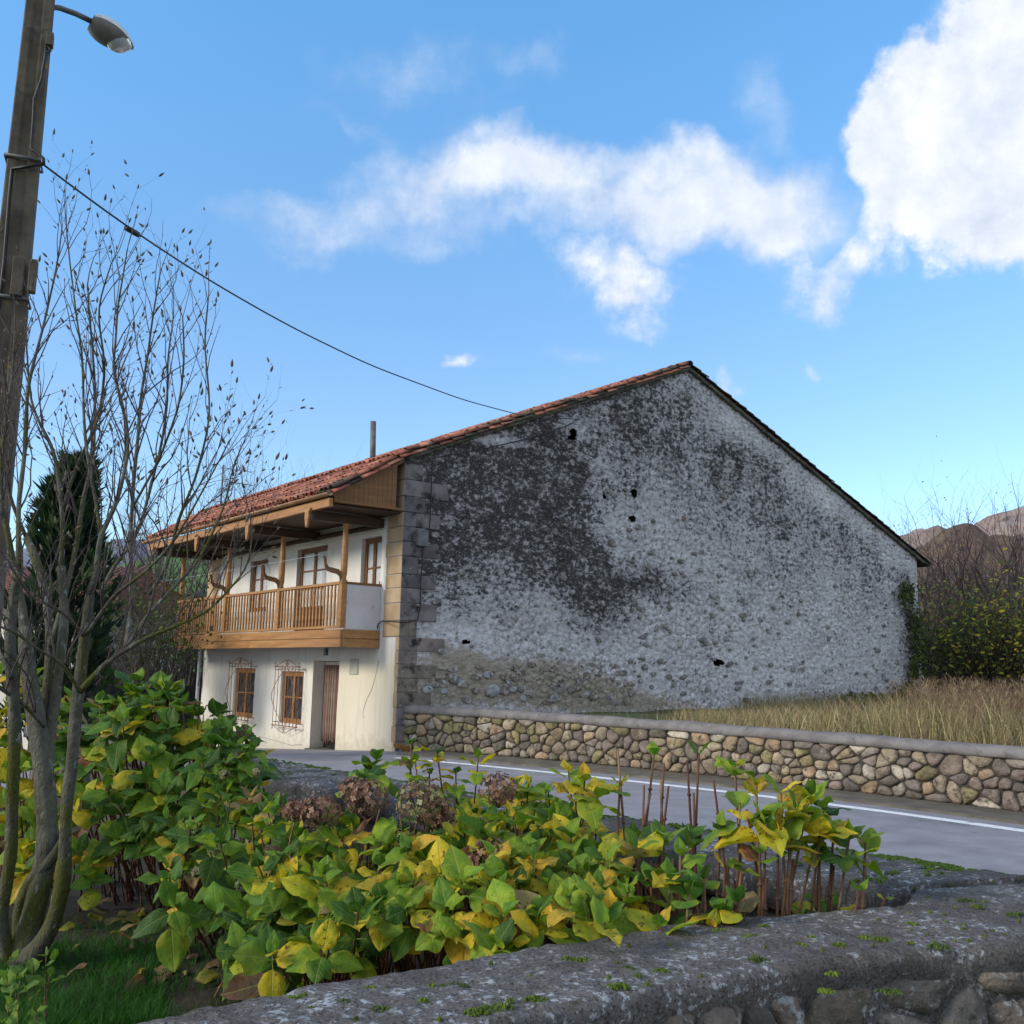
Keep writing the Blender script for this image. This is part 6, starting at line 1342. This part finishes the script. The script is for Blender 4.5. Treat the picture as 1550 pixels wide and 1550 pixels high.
mb = MB(); mb.prism([(-.6, zt-.1), (3, zr+.3), (6.6, zt-.1), (6.6, zt-.3), (-.6, zt-.3)], 0, -6.4, 2.0); cr2 = mb.build('roof', m_tile, co2); cr2.color = (.26, .12, .09, 1)
mb = MB()
for k in range(36): mb.tube([(-6.3+k*.235, -.6, zt-.08), (-6.3+k*.235, 3, zr+.32)], .06, 5)
tag(mb.build('tile_ridges', basic('cottage_tile', (.2, .09, .07), (.3, .14, .1), 5, .9), cr2, True), kind='stuff')
boxo('window', (-2.2, -.05, 1.0), (-1.3, .02, 2.2), m_frame, co2)
gl_ = 'bare thickets left of the house'
shrub(185, 1020, 31, 120, 190, 'grey-brown thicket beside the white cottage', 75, 500, LG, stem=(.085, .075, .06), group=gl_, lvl=3, size=.06)
shrub(235, 1022, 29, 110, 150, 'tangled thicket left of the balcony', 80, 700, LG, stem=(.075, .068, .055), group=gl_, lvl=3, size=.06)
shrub(290, 1022, 34, 90, 170, 'leafless thicket directly beyond the far end of the balcony', 70, 300, LG, stem=(.09, .08, .07), group=gl_, lvl=3, size=.06)
shrub(130, 1015, 37, 120, 150, 'low brown scrub between the conifer and the thickets', 60, 500, LG, stem=(.07, .06, .05), group=gl_, lvl=3, size=.06)
for (x, t, Y, lb) in ((345, 715, 47, 'thin bare tree rising behind the roof aerial'), (385, 735, 50, 'bare tree top showing over the red tiled eave'), (215, 770, 55, 'distant bare tree between the conifer and the roof'), (275, 790, 42, 'bare tree just left of the roof end'), (170, 800, 60, 'small far bare tree on the pasture skyline'), (500, 740, 60, 'bare twigs of a tree mostly hidden behind the roof')):
    bare_tree(x, 1000, t, Y, lb, (.09, .075, .075), (0, 0), 3, 0, None, 'bare trees behind the house', multi=3, spread=.16)
A_ = Pd(60, 1012, 31); B_ = Pd(306, 1010, 36); dv = (B_-A_); ln = math.hypot(dv.x, dv.y); dw = empty('dark_yard_wall', (A_.x, A_.y, -1.4), 'dark rendered yard wall beyond the road, left of the house', 'wall', rz=math.atan2(dv.y, dv.x))
boxo('wall_panel', (0, 0, 0), (ln+1.0, .25, A_.z+1.4-.1), basic('blackened_render', (.035, .032, .032), (.07, .062, .06), 1.5, .95), dw); boxo('wall_cap', (-.05, -.05, A_.z+1.3), (ln+1.05, .3, A_.z+1.4), m_cope, dw)
# wood on the right-hand hill, one mass of twigs
mb = MB()
random.seed(9)
for _ in range(1800):
    px = random.uniform(1370, 1640); u = random.random(); Y = 60+200*u; e0 = np.interp(px, [1385, 1424, 1461, 1500, 1560, 1700], [850, 836, 832, 842, 838, 850]); pyy = 1040-(1040-e0)*(u*u*(3-2*u))*260/ max(60, Y)*1.0
    p = Pd(px, max(e0, 1000-(1000-e0)*u), Y); s = Y/1570*random.uniform(14, 26); c = random.choice([(.12, .085, .08), (.09, .065, .06), (.15, .11, .10), (.10, .085, .05)])
    for k in range(9):
        d = V3((random.gauss(0, .5), random.gauss(0, .3), 1)).normalized()*s*random.uniform(.6, 1); q = p-V3((0, 0, s*.4)); mb.add([q+V3((-.05*s/2, 0, 0)), q+V3((.05*s/2, 0, 0)), q+d], [(0, 1, 2)], 0, c)
        e = q+d*.55; d2 = V3((random.gauss(0, .6), 0, .7))*s*.5; mb.add([e+V3((-.02*s, 0, 0)), e+V3((.02*s, 0, 0)), e+d2], [(0, 1, 2)], 0, c)
tag(mb.build('winter_woodland', m_twig), 'bare brown winter wood covering the hillside at the right', 'woodland', kind='stuff')
